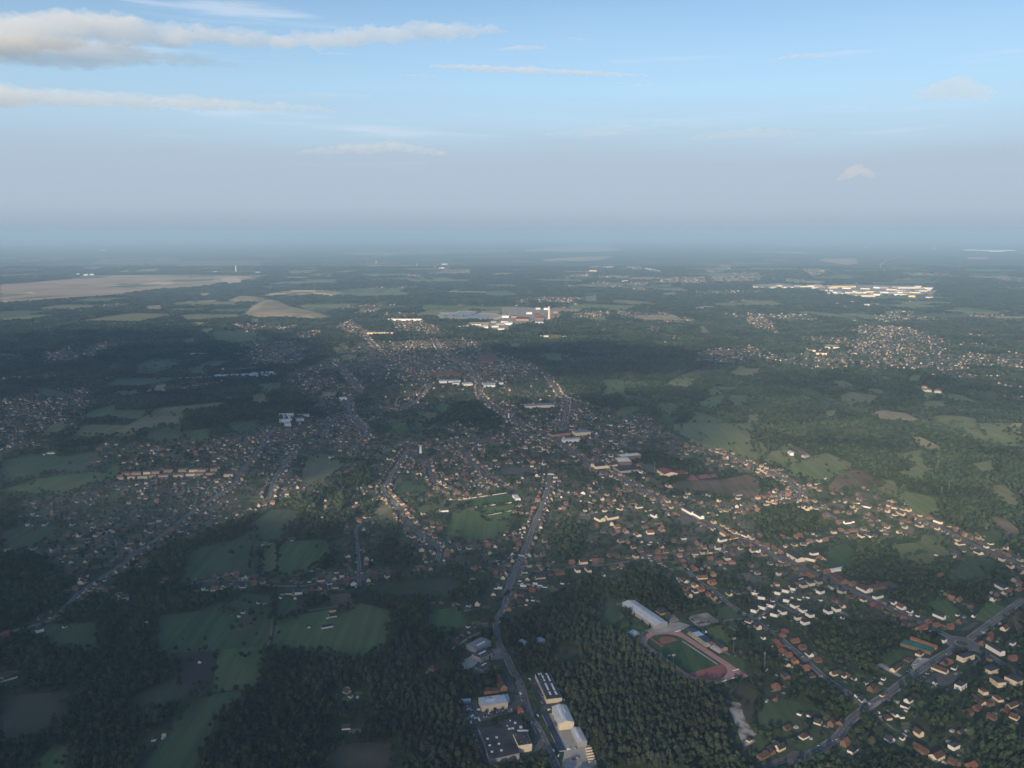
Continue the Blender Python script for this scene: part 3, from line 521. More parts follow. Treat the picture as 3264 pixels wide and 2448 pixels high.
tw('W', 4, '1600,560 2020,570 2000,590 1680,590', '1780,410 2212,400 2212,480 1800,480', '480,520 700,500 700,530', '140,565 260,570 250,590', '800,480 1060,500 1000,540 820,520')
tw('X', 8, '0,410 100,410 0,480', '400,350 640,355 540,400 480,420', '770,750 870,750 850,790', '1000,740 1240,750 1200,770 1010,770', '880,810 1400,850 1300,870 780,870')
tw('X', 4, '1940,400 2212,420 2212,470 1980,440', '320,600 480,640 520,690 440,640', '1200,380 1600,390 1600,410 1300,410', '0,205 400,205 380,220 0,215', '260,430 440,440 420,460 280,455')
tw('V', 9, '660,690 760,665 850,690 840,720 700,710', '870,700 950,680 1040,680 1130,670 1200,700 1030,725 890,720', '970,420 1060,405 1190,430 1050,440', '1530,390 1880,370 1900,410 1700,410', '720,860 860,800 1000,917 760,917', '1180,800 1480,800 1480,830 1600,917 1250,917')
tw('V', 4, '1230,410 1440,420 1550,470 1420,455', '1590,425 1860,470 1700,440', '620,735 700,740 690,750', '490,415 700,405 690,440 500,435', '940,320 1190,315 1180,325', '880,220 1190,225 1180,260 900,240', '1530,310 1760,320 1740,330')
tw('U', 4, '1780,390 2212,390 2212,400 1800,400', '230,290 340,290 340,300 230,300', '0,270 130,268 130,280 0,282', '270,425 350,425 350,440 270,440')
def to_cam(p, d): p = np.asarray(p, float); return p * (1 - d / np.linalg.norm(p, axis=1, keepdims=True))
for k in range(70):                             # hamlets of the far plain
    Y = 6200 + 12000 * RF.random() ** 1.4; X = RF.uniform(-.6, .62) * Y
    if X < -1500 and RF.random() < .5: continue
    w, h = RF.uniform(60, 260), RF.uniform(60, 320); TOWNS.append((np.array([(X - w, Y - h), (X + w, Y - h * .6), (X + w * 1.2, Y + h), (X - w * .7, Y + h * .8)]), 4)); GF.poly(TOWNS[-1][0], TOWN)
for poly, key in FIELDS:
    for g in GS: g.poly(poly, FIELD)
    if key in ('concrete', 'gravel', 'pavement', 'track_infill', 'sand', 'sandpatch') and np.hypot(*poly.mean(0)) < 2600: GN.poly(to_cam(poly, 9), CLEAR); GN.poly(to_cam(poly, 18), CLEAR)
for g, r in ((GN, 2), (GF, 1)):                # no trunks closer to a field than a crown's radius
    m = g.a == FIELD; d = m.copy()
    for i in range(-r, r + 1):
        for j in range(-r, r + 1): d |= np.roll(np.roll(m, i, 0), j, 1)
    g.a[d & (g.a == WOOD)] = FIELD
for name, desc, q, w, mat, side in ROADS:
    for g in GS: g.line(q, w / 2 + side + 1.5, CLEAR)
    if np.hypot(*q.mean(0)) < 2600: GN.line(to_cam(q, 7), w / 2 + side * .5, CLEAR)
GN.poly(np.array([(RB[0] + 27 * math.cos(a), RB[1] + 27 * math.sin(a)) for a in np.linspace(0, 6.2, 20)]), CLEAR)
# village ground: gardens and paving under the houses
for p, d in TOWNS: sheet('garden_ground', p, M['garden'], z=0.03 + 0.00002 * len(bpy.data.objects))
# ------------------------------------------------------------------ building kit
_hc = {}
def house_meshes(kind, l, w, hw, hr):
    """walls and roof, ridge along local x; gable, hip or flat"""
    k = (kind, round(l, 1), round(w, 1), round(hw, 1), round(hr, 1))
    if k in _hc: return _hc[k]
    a, b = l / 2, w / 2; wb = MB(); rb = MB()
    if kind == 'flat':
        wb.box(-a, a, -b, b, 0, hw); rb.box(-a + .35, a - .35, -b + .35, b - .35, hw, hw + .22)
    elif kind == 'hip':
        wb.box(-a, a, -b, b, 0, hw); o = .5; ri = max(a - b, a * .25)
        v = [(-a - o, -b - o, hw), (a + o, -b - o, hw), (a + o, b + o, hw), (-a - o, b + o, hw), (-ri, 0, hw + hr), (ri, 0, hw + hr)]
        rb.v = v; rb.f = [(0, 1, 5, 4), (1, 2, 5), (2, 3, 4, 5), (3, 0, 4), (3, 2, 1, 0)]
    else:
        wb.v = [(-a, -b, 0), (-a, b, 0), (-a, b, hw), (-a, 0, hw + hr - .15), (-a, -b, hw), (a, -b, 0), (a, b, 0), (a, b, hw), (a, 0, hw + hr - .15), (a, -b, hw)]
        wb.f = [(0, 4, 3, 2, 1), (5, 6, 7, 8, 9), (0, 5, 9, 4), (1, 2, 7, 6), (0, 1, 6, 5), (4, 9, 8, 3), (3, 8, 7, 2)]
        o = .45; dz = hr * o / b; t = .28
        for s in (-1, 1):
            n = len(rb.v)
            rb.v += [(-a - o, s * (b + o), hw - dz), (a + o, s * (b + o), hw - dz), (a + o, 0, hw + hr), (-a - o, 0, hw + hr)]
            rb.v += [(-a - o, s * (b + o), hw - dz + t), (a + o, s * (b + o), hw - dz + t), (a + o, 0, hw + hr + t), (-a - o, 0, hw + hr + t)]
            rb.f += [(n, n + 1, n + 2, n + 3), (n + 4, n + 7, n + 6, n + 5), (n, n + 4, n + 5, n + 1), (n + 1, n + 5, n + 6, n + 2), (n, n + 3, n + 7, n + 4), (n + 3, n + 2, n + 6, n + 7)]
    r = (wb.mesh('wall'), rb.mesh('roof')); _hc[k] = r
    for me in r:
        bm = bmesh.new(); bm.from_mesh(me); bmesh.ops.recalc_face_normals(bm, faces=bm.faces); bm.to_mesh(me); bm.free()
    return r
CHIM = MB().box(-.45, .45, -.35, .35, 0, 1.9).mesh('chimney')
RV = random.Random(31); VENT = MB().box(-.7, .7, -.6, .6, 0, .9).mesh('vent')
DOOR = MB().box(-.5, .5, -.06, .06, 0, 1).mesh('door')
BUILT = []      # (x, y, radius): no trees or random houses here
def block(name, label, cat, fr, corners, h, wall='grey', roof='tar_roof', kind='flat', hr=2.5, lights=(), doors=0, annex=None, group=None):
    """building from its four surveyed roof corners at height h"""
    c = PL(fr, corners, h); ctr = c.mean(0)
    e1 = (c[1] - c[0] + c[2] - c[3]) / 2; e2 = (c[3] - c[0] + c[2] - c[1]) / 2
    if np.linalg.norm(e1) < np.linalg.norm(e2): e1, e2 = e2, e1
    l = np.linalg.norm(e1); ang = math.atan2(e1[1], e1[0]); n = np.array((-math.sin(ang), math.cos(ang))); w = abs(e2 @ n)
    if w < 1: w = 1.0
    root = empty(name, ctr[0], ctr[1], 0, ang); tag(root, label, cat, group)
    wm, rm = house_meshes(kind, l, w, h, hr); link('wall', wm, root, M[wall]); rf = link('roof', rm, root, M[roof])
    for (u, v, a, b) in lights:           # rooflights, u v centre and a b size as fractions of roof
        z = h + .22 if kind == 'flat' else h + hr * (1 - abs(v)) + .32
        s = MB().box(-a * l / 2, a * l / 2, -b * w / 2, b * w / 2, 0, .5).build('skylight', M['skylight'], rf)
        s.location = (u * l / 2, v * w / 2, z)
        if kind != 'flat': s.rotation_euler = ((-1 if v > 0 else 1) * math.atan2(hr, w / 2), 0, 0)
    if kind == 'flat' and l > 24 and w > 14 and np.hypot(*ctr) < 2200:
        for i in range(5):
            vt = link('vent', VENT, rf, M['steel']); vt.location = (RV.uniform(-.42, .42) * l, RV.uniform(-.42, .42) * w, h + .22); vt.scale = (RV.uniform(.7, 1.8), RV.uniform(.7, 1.3), RV.uniform(.6, 1.3))
    ca = -n if n[1] > 0 else n; sgn = -1 if n[1] > 0 else 1
    for i in range(doors):
        d = link('door', DOOR, root, M['dark_glass' if i % 2 else 'steel']); d.scale = (min(4.5, l * .12), 1, min(4.2, h * .6)); d.location = ((i + .5 - doors / 2) * l / (doors + .3), sgn * (w / 2 + .02), 0)
    GN.poly(np.array([ctr + e1 * a * .5 * (1 + 7 / l) + n * w * b * .5 * (1 + 9 / w) for a, b in ((-1, -1), (1, -1), (1, 1), (-1, 1))]), CLEAR)
    fp = np.array([ctr + e1 * a * .5 + n * w * b * .5 for a, b in ((-1, -1), (1, -1), (1, 1), (-1, 1))])
    for dd in (8, 16): GN.poly(to_cam(fp, dd), CLEAR)
    BUILT.append((ctr[0], ctr[1], max(l, w) / 2 + 3)); return root
def yard_poly_building(name, label, cat, fr, pts, h, wall, roof, domes=()):
    c = [tuple(p) for p in PL(fr, pts, h)]; ctr = np.mean(c, 0); root = empty(name, *ctr); loc = [(p[0] - ctr[0], p[1] - ctr[1]) for p in c]
    MB().prism(loc, 0, h).build('wall', M[wall], root); tag(root, label, cat)
    r = MB().prism([(p[0] * .985, p[1] * .985) for p in loc], h, h + .25).build('roof', M[roof], root)
    for x, y, sx, sy in domes:
        q = P(fr, x, y, h) - ctr; MB().box(-sx / 2, sx / 2, -sy / 2, sy / 2, 0, .6).build('skylight', M['skylight'], r).location = (q[0], q[1], h + .25)
    GN.poly(np.array(c), CLEAR); GN.poly(to_cam(np.array(c), 10), CLEAR); GN.poly(to_cam(np.array(c), 18), CLEAR); BUILT.append((*ctr, 45)); return root

# ------------------------------------------------------------------ the industrial strip beside the road
block('workshop', 'grey sheet roofed workshop with one long rooflight beside the wooded lane', 'workshop', 'A', [(240, 570), (370, 503), (457, 545), (325, 612)], 7, 'grey', 'grey_roof', 'gable', 1.8, [(0, -.45, .55, .12)], 1)
block('workshop', 'dark flat roofed workshop with long rooflight between grey shed and concrete yard', 'workshop', 'A', [(285, 650), (380, 605), (490, 630), (370, 690)], 7, 'grey', 'tar_roof', 'flat', 0, [(.05, .1, .55, .14)], 2)
block('workshop', 'black roofed workshop with pale grey walls above the scrap yard', 'workshop', 'A', [(318, 760), (400, 708), (490, 735), (375, 795)], 6.5, 'grey', 'tar_roof', 'flat', 0, [(.1, .15, .4, .12)], 2)
block('office', 'small yellow rendered block at the end of the black roofed workshop', 'office', 'A', [(490, 745), (535, 735), (542, 757), (496, 765)], 6, 'yellow', 'tar_roof', 'flat')
block('farmhouse', 'long brown tiled house gable end of orange brick beside the road bend', 'house', 'A', [(505, 858), (550, 850), (612, 945), (533, 952)], 6, 'obrick', 'brown_tile', 'gable', 4.5)
block('farmhouse', 'low orange brick wing with brown hipped roof facing the white warehouse', 'house', 'A', [(388, 950), (455, 942), (462, 975), (396, 985)], 5, 'obrick', 'brown_tile', 'hip', 3.5)
block('farmhouse', 'narrow orange brick link building with brown roof between two brick wings', 'house', 'A', [(462, 960), (528, 952), (530, 972), (465, 980)], 4, 'obrick', 'brown_tile', 'gable', 2.5)
block('warehouse', 'cream walled warehouse with pale grey flat roof above the crowded car yard', 'warehouse', 'A', [(350, 1037), (575, 1005), (605, 1080), (375, 1112)], 9, 'cream', 'metal_roof', 'flat', 0, [(-.2, .1, .4, .05), (-.2, -.15, .4, .05)], 3)
block('annex', 'pale blue annex joined to the cream warehouse', 'annex', 'A', [(578, 1010), (605, 1003), (622, 1045), (594, 1052)], 6, 'white', 'pale_blue', 'flat')
block('carport', 'pale blue roofed open carport at the wood edge of the car yard', 'carport', 'A', [(195, 1050), (275, 1043), (285, 1065), (200, 1072)], 4, 'grey', 'pale_blue', 'flat')
block('house', 'small house with orange tiled roof in the car yard corner by the road', 'house', 'A', [(688, 1120), (745, 1113), (742, 1148), (700, 1165)], 5, 'obrick', 'red_tile', 'hip', 4)
yard_poly_building('factory', 'wide dark flat roofed factory with square rooflights inside its asphalt yard', 'factory', 'A', [(345, 1308), (535, 1268), (535, 1240), (650, 1215), (702, 1195), (772, 1330), (820, 1440), (702, 1470), (710, 1530), (440, 1590), (400, 1440)], 8, 'grey', 'tar_roof',
    [(428, 1403, 3, 3), (508, 1391, 3, 3), (447, 1461, 3, 3), (528, 1448, 3, 3), (467, 1518, 3, 3), (550, 1506, 3, 3), (620, 1315, 3.5, 3), (650, 1311, 3.5, 3), (722, 1300, 4, 5), (672, 1262, 3, 4), (628, 1243, 2, 2), (740, 1332, 14, 3), (720, 1390, 2, 2), (602, 1290, 2, 2)])
o = block('factory_hall', 'pale grey raised hall on the corner of the dark factory roof', 'factory hall', 'A', [(655, 1362), (768, 1335), (820, 1440), (700, 1468)], 10.5, 'cream', 'tar_roof', 'flat')
block('warehouse', 'black flat roofed warehouse with cream walls and two rows of oval rooflights', 'warehouse', 'A', [(842, 830), (985, 812), (1078, 1035), (958, 1055)], 7, 'cream', 'tar_roof', 'flat', 0,
      [(-.9, .45, .05, .1), (-.62, .5, .14, .1), (-.38, .5, .07, .1), (.15, .5, .26, .12), (.62, .5, .12, .12), (-.95, -.25, .05, .1), (-.7, -.2, .12, .1), (-.42, -.2, .07, .1), (.08, -.25, .26, .12), (.6, -.25, .12, .12), (-.95, -.55, .05, .1)], 2)
block('warehouse', 'tall pale gabled warehouse standing on the concrete yard', 'warehouse', 'A', [(1000, 1118), (1122, 1105), (1192, 1245), (1060, 1275)], 10, 'cream', 'metal_roof', 'gable', 3.0, [(-.5, -.35, .35, .1), (.25, -.35, .35, .1), (-.4, .35, .35, .1)], 2)
block('open_shed', 'white roofed open shed at the edge of the pine wood', 'shed', 'A', [(1165, 1312), (1240, 1300), (1308, 1420), (1225, 1440)], 7, 'grey', 'metal_roof', 'gable', 1.5, [(.1, -.4, .35, .15)])
block('storage_tank', 'long dark blue covered basin between concrete yard and road', 'basin', 'A', [(905, 1187), (970, 1180), (1115, 1500), (1066, 1512)], 1.2, 'grey', 'blue_roof', 'flat')
for i, (x, y, dx, dy) in enumerate([(1285, 1500 + 24 * k, 62, -10) for k in range(7)]):
    a, b = P('A', x + 6 * i, y), P('A', x + dx + 8 * i, y + dy)
    d = b - a; rz = math.atan2(d[1], d[0]); t = empty('panel_rack', *((a + b) / 2), 0, rz); tag(t, 'row of pale precast concrete panels stored on the yard edge', 'panel rack', 'precast panels stored on the yard')
    L_ = np.linalg.norm(d); MB().box(-L_ / 2, L_ / 2, -.5, .5, .45, 2.6).build('panel', M['cream'], t); MB().box(-L_ / 2, -L_ / 2 + .4, -.8, .8, .4, 2.2).build('support', M['steel'], t)
block('depot', 'white flat roof of depot half hidden inside the pine wood', 'depot', 'A', [(848, 520), (885, 497), (943, 522), (888, 552)], 6, 'white', 'metal_roof', 'flat', 0, [(0, 0, .15, .15)])
block('depot', 'smaller white roof among pines joined by a covered walk', 'depot', 'A', [(700, 522), (730, 520), (815, 555), (770, 572)], 5, 'white', 'metal_roof', 'flat')
# scrap and stock standing in the yards
def crate(p, s, mat, label, cat, grp, rz=0):
    t = empty('storage_container', p[0], p[1], .42, rz); tag(t, label, cat, grp)
    MB().box(-s[0] / 2, s[0] / 2, -s[1] / 2, s[1] / 2, .1, s[2]).build('body', mat, t); MB().box(s[0] / 2, s[0] / 2 + .1, -s[1] / 2 + .15, s[1] / 2 - .15, .25, s[2] - .15).build('door', M['steel'], t)
for x, y, m in [(165, 745, 'white'), (205, 725, 'red_steel'), (215, 775, 'white'), (175, 770, 'white'), (150, 855, 'grey'), (180, 860, 'pale_blue'), (215, 850, 'blue_roof'), (235, 800, 'red_steel'), (255, 860, 'pale_blue'), (270, 840, 'grey'), (310, 850, 'blue_roof'), (165, 885, 'pale_blue')]:
    crate(P('A', x, y), (6, 2.6, 2.6), M[m], {'white': 'white', 'red_steel': 'red', 'grey': 'grey', 'pale_blue': 'pale blue', 'blue_roof': 'dark blue'}[m] + ' steel container on the scrap yard below the workshops', 'container', 'containers on the scrap yard', random.uniform(0, 3))

# ------------------------------------------------------------------ sports ground
block('sports_hall', 'long pale metal roofed hall behind the running track', 'sports hall', 'B', [(235, 200), (335, 172), (630, 370), (525, 402)], 7, 'grey', 'metal_roof', 'gable', 2.5, (), 4)
block('changing_block', 'brick changing block with dark roof beside the long metal hall', 'building', 'B', [(500, 243), (585, 225), (655, 278), (567, 297)], 4.5, 'obrick', 'tar_roof', 'flat', 0, (), 2)
def grandstand():
    c = PL('B', [(800, 425), (868, 412), (1020, 528), (985, 548)], 9); ctr = c.mean(0); e = (c[2] - c[1] + c[3] - c[0]) / 2; ang = math.atan2(e[1], e[0]); l = np.linalg.norm(e); w = 13.0
    t = empty('grandstand', *ctr, 0, ang); tag(t, 'roofed grandstand with blue and pale roof panels facing the running track', 'grandstand')
    for k in range(5): MB().box(-l / 2, l / 2, -w / 2 + k * 1.6, -w / 2 + (k + 1) * 1.6, 0, .8 + k * .7).build('step', M['concrete'], t)
    MB().box(-l / 2, l / 2, w / 2 - 4, w / 2, 0, 6.5).build('wall', M['brick'], t)
    for k, m in enumerate(['blue_roof', 'blue_roof', 'pale_blue', 'pale_blue', 'blue_roof', 'slate', 'blue_roof']): MB().box(-l / 2 + k * l / 7 + .03, -l / 2 + (k + 1) * l / 7 - .03, -w / 2, w / 2, 8.0, 8.5).build('roof_panel', M[m], t)
    for k in range(6): MB().tube((k / 5 - .5) * (l - 2), -w / 2 + 1.0, .9, 8.0, .2, n=6).build('post', M['steel'], t)
    BUILT.append((*ctr, 40)); GN.poly(c, CLEAR)
grandstand()
block('clubhouse', 'clubhouse with dark roof and brick ends beside the grandstand', 'clubhouse', 'B', [(1040, 548), (1090, 536), (1165, 590), (1112, 606)], 5, 'obrick', 'slate', 'gable', 2.5)
block('canopy', 'low pale canopy between clubhouse and running track', 'canopy', 'B', [(1010, 580), (1038, 570), (1120, 618), (1090, 628)], 3.5, 'grey', 'metal_roof', 'flat')
block('shelter', 'pale blue shelter at the wood edge left of the running track', 'shelter', 'B', [(285, 450), (345, 432), (370, 462), (320, 490)], 4, 'grey', 'pale_blue', 'flat')
def running_track():
    A, B = P('B', 778, 521), P('B', 1112, 742)               # inner edge of the home straight
    d = (B - A) / np.linalg.norm(B - A); n = np.array((d[1], -d[0]));
    if n[0] > 0: n = -n
    S = np.linalg.norm(B - A); r = 32.0; mid = (A + B) / 2 + n * r; lanes = 11.5
    ang = math.atan2(d[1], d[0])
    def ring(rad, k=20):
        pts = [(S / 2 + rad * math.sin(t), rad * math.cos(t)) for t in np.linspace(0, math.pi, k)] + [(-S / 2 - rad * math.sin(t), -rad * math.cos(t)) for t in np.linspace(0, math.pi, k)]
        return [mid + d * x + np.array((-d[1], d[0])) * y for x, y in pts]
    out, inn = ring(r + lanes), ring(r); k = len(out)
    vs = [(*p, .43) for p in out] + [(*p, .43) for p in inn]
    tr = link('running_track', pyd('running_track', vs, [(i, (i + 1) % k, k + (i + 1) % k, k + i) for i in range(k)]), None, M['track']); tr['kind'] = 'structure'
    sheet('infield', inn, M['bgrass'], .41)
    o = np.array((-d[1], d[0])); s = 1 if o @ n < 0 else -1
    def W(x, y): return mid + d * x + o * s * y
    sheet('running_track', [W(-S / 2 - 34, r + .2), W(S / 2 + 46, r + .2), W(S / 2 + 46, r + lanes), W(-S / 2 - 34, r + lanes)], M['track'], .435)
    half = [W(S / 2 + (r - 1) * math.sin(t), (r - 1) * math.cos(t)) for t in np.linspace(0, math.pi, 20)]
    sheet('sports_surface', half, M['track_infill'], .44)
    sheet('sports_surface', [W(-S / 2 - 1 - 20 * math.sin(t), 6 + 16 * math.cos(t)) for t in np.linspace(0, math.pi, 14)], M['track_infill'], .44)
    sheet('runway', [W(-S / 2 - 29, -16), W(-S / 2 + 6, -16), W(-S / 2 + 6, -12), W(-S / 2 - 29, -12)], M['track_infill'], .445)
    sheet('runway', [W(-S / 2 + 4, r - 8), W(S / 2 - 2, r - 8), W(S / 2 - 2, r - 5), W(-S / 2 + 4, r - 5)], M['concrete'], .445)
    mb = MB()
    for j in range(1, 8):
        a, b = ring(r + j * lanes / 8 + .07), ring(r + j * lanes / 8 - .07); q = len(mb.v)
        mb.v += [(*p, .45) for p in a] + [(*p, .45) for p in b]; mb.f += [(q + i, q + (i + 1) % k, q + k + (i + 1) % k, q + k + i) for i in range(k)]
    tag(mb.build('lane_marking', M['white']), kind='structure')
    for p in (out,): GN.poly(np.array(ring(r + lanes + 5)), CLEAR)
    GN.poly(np.array([W(S / 2, r - 2), W(S / 2 + 52, r - 2), W(S / 2 + 52, r + 20), W(S / 2, r + 20)]), CLEAR)
    t = empty('mattress', *W(S / 2 - 52, -r + 9), .42, ang); tag(t, 'blue high jump mat on the infield grass under the trees', 'mat'); MB().box(-4, 4, -2.5, 2.5, 0, .7).build('cushion', M['blue_roof'], t); MB().box(-4.4, -4.2, -2.6, 2.6, 0, 1.9).build('bar_stand', M['white'], t)
running_track()
def fence(fr, a, b, h, label):
    A, B = P(fr, *a), P(fr, *b); d = B - A; l = np.linalg.norm(d); t = empty('barrier', *((A + B) / 2), 0, math.atan2(d[1], d[0])); tag(t, label, 'barrier')
    k = max(2, int(l / 9))
    for i in range(k): MB().box(-l / 2 + i * l / k + .06, -l / 2 + (i + 1) * l / k - .06, -.12, .12, .35, h).build('board', M['white'], t)
    for i in range(k + 1): MB().tube(-l / 2 + i * l / k, .25, 0, h + .1, .1, n=5).build('post', M['steel'], t)
fence('B', (960, 945), (1280, 850), 1.9, 'long white board fence beyond the lower bend of the running track')
fence('B', (1208, 805), (1265, 790), 1.8, 'short white board fence at the end of the sprint straight')
fence('B', (697, 460), (750, 447), 1.8, 'short white board fence behind the upper bend facing the long hall')
fence('B', (411, 545), (413, 468), 1.8, 'white board fence on the wooded side of the upper bend')
fence('K', (1785, 660), (2210, 598), 1.6, 'pale board fence along the far touchline of the green football pitch')
fence('K', (1930, 722), (2260, 680), 1.6, 'pale board fence between the two football pitches')
fence('K', (2010, 797), (2240, 752), 1.4, 'low pale fence on the near side of the lower football pitch')
PITCH_POLY = PL('K', [(1870, 665), (2178, 606), (2264, 666), (1932, 716)]); sheet('football_pitch', PITCH_POLY, M['bgrass'], .42); GN.poly(PITCH_POLY, CLEAR)
block('stand', 'small white stand behind the goal of the green football pitch', 'stand', 'L', [(92, 615), (130, 607), (158, 640), (118, 652)], 5, 'white', 'metal_roof', 'flat')
def floodlight(fr, base, top, label, cat='floodlight', lattice=False, name='floodlight_mast'):
    b = P(fr, *base); ox, oy, s = FR[fr]
    u = (ox + top[0] * s - 1632) / FPX; v = (oy + top[1] * s - 1224) / FPX; fy = CP - v * SP; h = CAM_H - (SP + v * CP) * b[1] / fy
    h = float(min(max(h, 10), 160)); t = empty(name, b[0], b[1]); tag(t, label, cat)
    if lattice:
        m = MB(); r = max(1.2, h * .03)
        for i in range(4):
            a0 = i * math.pi / 2; a1 = a0 + math.pi / 2
            m.bar((r * math.cos(a0), r * math.sin(a0), 0), (r * .35 * math.cos(a0), r * .35 * math.sin(a0), h), .13)
            for j in range(8):
                f0, f1 = 1 - .65 * j / 8, 1 - .65 * (j + 1) / 8; m.bar((r * f0 * math.cos(a0), r * f0 * math.sin(a0), h * j / 8), (r * f1 * math.cos(a1), r * f1 * math.sin(a1), h * (j + 1) / 8), .07)
        m.build('lattice_tower', M['steel'], t)
        if name == 'pylon':
            for f_ in (.78, .9): m2 = MB(); m2.bar((-h * .16, 0, h * f_), (h * .16, 0, h * f_), .14).build('crossarm', M['steel'], t)
        else:
            for k in range(3): MB().tube(1.0 * math.cos(k * 2.1), 1.0 * math.sin(k * 2.1), h * .88, h * .99, .2, n=6).build('antenna', M['grey'], t)
    else:
        MB().tube(0, 0, 0, h, .4, .22).build('mast', M['steel'], t); MB().box(-2.6, 2.6, -.3, .3, h - 3.0, h).build('lamp_frame', M['steel'], t)
        for i in range(4): MB().box(-2.4 + i * 1.25, -1.4 + i * 1.25, -.6, -.32, h - 1.4, h - .3).build('lamp', M['grey'], t); MB().box(-2.4 + i * 1.25, -1.4 + i * 1.25, -.6, -.32, h - 2.8, h - 1.7).build('lamp', M['grey'], t)
    return t
floodlight('B', (683, 725), (685, 652), 'floodlight mast standing on the infield side by the pines')
floodlight('B', (1213, 680), (1220, 505), 'tall floodlight mast on the lawn behind the clubhouse')
floodlight('B', (342, 530), (360, 462), 'thin floodlight mast at the wood edge near the shelter')
floodlight('B', (1487, 800), (1485, 635), 'grey lattice radio mast on the meadow edge with white cabinets at its foot', 'mast', True, 'radio_mast')
for i, (x, y) in enumerate([(1478, 798), (1497, 803), (1508, 794)]):
    t = empty('equipment_cabinet', *P('B', x, y), 0, .4 * i); tag(t, 'white equipment cabinet at the foot of the lattice radio mast', 'cabinet', 'cabinets below the radio mast'); MB().box(-1.6, 1.6, -1.2, 1.2, .15, 2.4).build('body', M['white'], t); MB().box(-1.8, 1.8, -1.4, 1.4, 2.4, 2.55).build('roof', M['grey'], t)
floodlight('D', (1298, 432), (1298, 360), 'pale pole rising from the wood beside the dark green field', 'pole')
floodlight('M', (1506, 385), (1508, 292), 'steel lattice pylon among trees beside the light green clearing', 'pylon', True, 'pylon')
floodlight('M', (1536, 603), (1537, 512), 'steel lattice pylon left of a pair below the eastern wood', 'pylon', True, 'pylon')
floodlight('M', (1595, 590), (1600, 490), 'steel lattice pylon right of a pair below the eastern wood', 'pylon', True, 'pylon')
floodlight('T', (1422, 810), (1422, 745), 'steel lattice pylon in the hedge south of the long tan sheds', 'pylon', True, 'pylon')
floodlight('L', (1312, 420), (1312, 332), 'slim radio mast beside the dark sports court of the town', 'mast', True, 'radio_mast')
floodlight('K', (615, 870), (615, 800), 'pale pole in the trees above the light meadow', 'pole')
floodlight('K', (2130, 1262 - 0), (2130, 1200), 'pale pole at the crossing beside the village houses', 'pole')
for i, (x, y0, y1) in enumerate([(425, 565, 540), (655, 590, 565), (905, 620, 588), (1336, 620, 590), (1793, 620, 588), (2010, 625, 598)]):
    floodlight('X', (x, y0), (x, y1), 'distant pylon of the power line below the pale industrial estate', 'pylon', True, 'pylon')['group'] = 'pylons of the far power line'
def tower(fr, base, top, r, mat, label, cat, name, cone=0.0):
    b = P(fr, *base); ox, oy, s = FR[fr]; v = (oy + top[1] * s - 1224) / FPX; h = CAM_H - (SP + v * CP) * b[1] / (CP - v * SP); h = max(h, 12)
    t = empty(name, *b); tag(t, label, cat); MB().tube(0, 0, 0, h * (1 - cone), r, r * (.9 if cone else .75), 12).build('shaft', M[mat], t)
    if cone: MB().tube(0, 0, h * (1 - cone), h, r * 1.05, .1, 8).build('spire', M['slate'], t)
    else: MB().tube(0, 0, h * .93, h * .96, r * .95, r * .95, 12).build('band', M['grey'], t)
    return t
tower('U', (2030, 397), (2030, 340), 9, 'white', 'white chimney far off beyond the right end of the brown heath', 'chimney', 'chimney')
tower('V', (1076, 322), (1076, 296), 9, 'cream', 'far white tower standing alone in the northern woods', 'tower', 'tower')
tower('V', (1426, 352), (1426, 322), 7, 'cream', 'far pale tower left of the northern village', 'tower', 'tower')
tower('W', (405, 800), (405, 692), 9, 'cream', 'cream factory chimney beside the red plant building', 'chimney', 'chimney')
tower('X', (979, 125), (979, 104), 12, 'cream', 'white tower on the northern horizon plain', 'tower', 'tower')
tower('K', (1460, 255), (1458, 190), 4, 'white', 'white tower on the grey square above the winding street', 'tower', 'tower')
tower('L', (356, 345), (355, 285), 4.5, 'brick', 'church tower with slate spire in the town centre', 'church tower', 'church_tower', .4)
tower('S', (58, 910), (58, 855), 3.5, 'white', 'white tower beside the long flat school in the town', 'tower', 'tower')
tower('R', (1411, 400), (1411, 205), 2.0, 'steel', 'thin steel mast rising from the white housing blocks', 'mast', 'mast')
tower('T', (1283, 318), (1283, 250), 4, 'brick', 'slim brick church tower in the eastern village', 'church tower', 'church_tower', .45)

# ------------------------------------------------------------------ larger buildings of the town and villages
block('market_hall', 'hall with flat green roof and white end near the roundabout', 'hall', 'C', [(1200, 510), (1240, 474), (1495, 552), (1440, 580)], 5, 'brick', 'teal_roof', 'flat')
block('row_of_shops', 'long low brick row with red roof behind the green roofed hall', 'shops', 'C', [(1280, 468), (1295, 462), (1510, 535), (1495, 545)], 5, 'obrick', 'red_tile', 'gable', 2.0)
block('apartment_block', 'pale apartment block with dark flat roof below the roundabout', 'apartments', 'C', [(1680, 600), (1770, 575), (1800, 605), (1700, 640)], 8, 'cream', 'slate', 'hip', 2)
block('apartment_block', 'grey and cream apartment block with dark hipped roof on the apartment lane', 'apartments', 'C', [(1880, 700), (1950, 680), (2010, 715), (1930, 745)], 8, 'cream', 'slate', 'hip', 3)
block('apartment_block', 'cream apartment block with dark roof standing below the apartment lane bend', 'apartments', 'C', [(1940, 790), (1990, 775), (2060, 820), (2010, 845)], 8, 'cream', 'slate', 'hip', 3)
block('apartment_block', 'long cream apartment block with dark roof beside the street below the roundabout', 'apartments', 'C', [(2055, 780), (2120, 750), (2230, 800), (2160, 830)], 8, 'cream', 'slate', 'hip', 3)
block('shop_row', 'long white shop row with dark roof beside the street below the roundabout', 'shops', 'C', [(1905, 520), (1935, 505), (2050, 575), (2030, 590)], 7, 'white', 'slate', 'gable', 2)
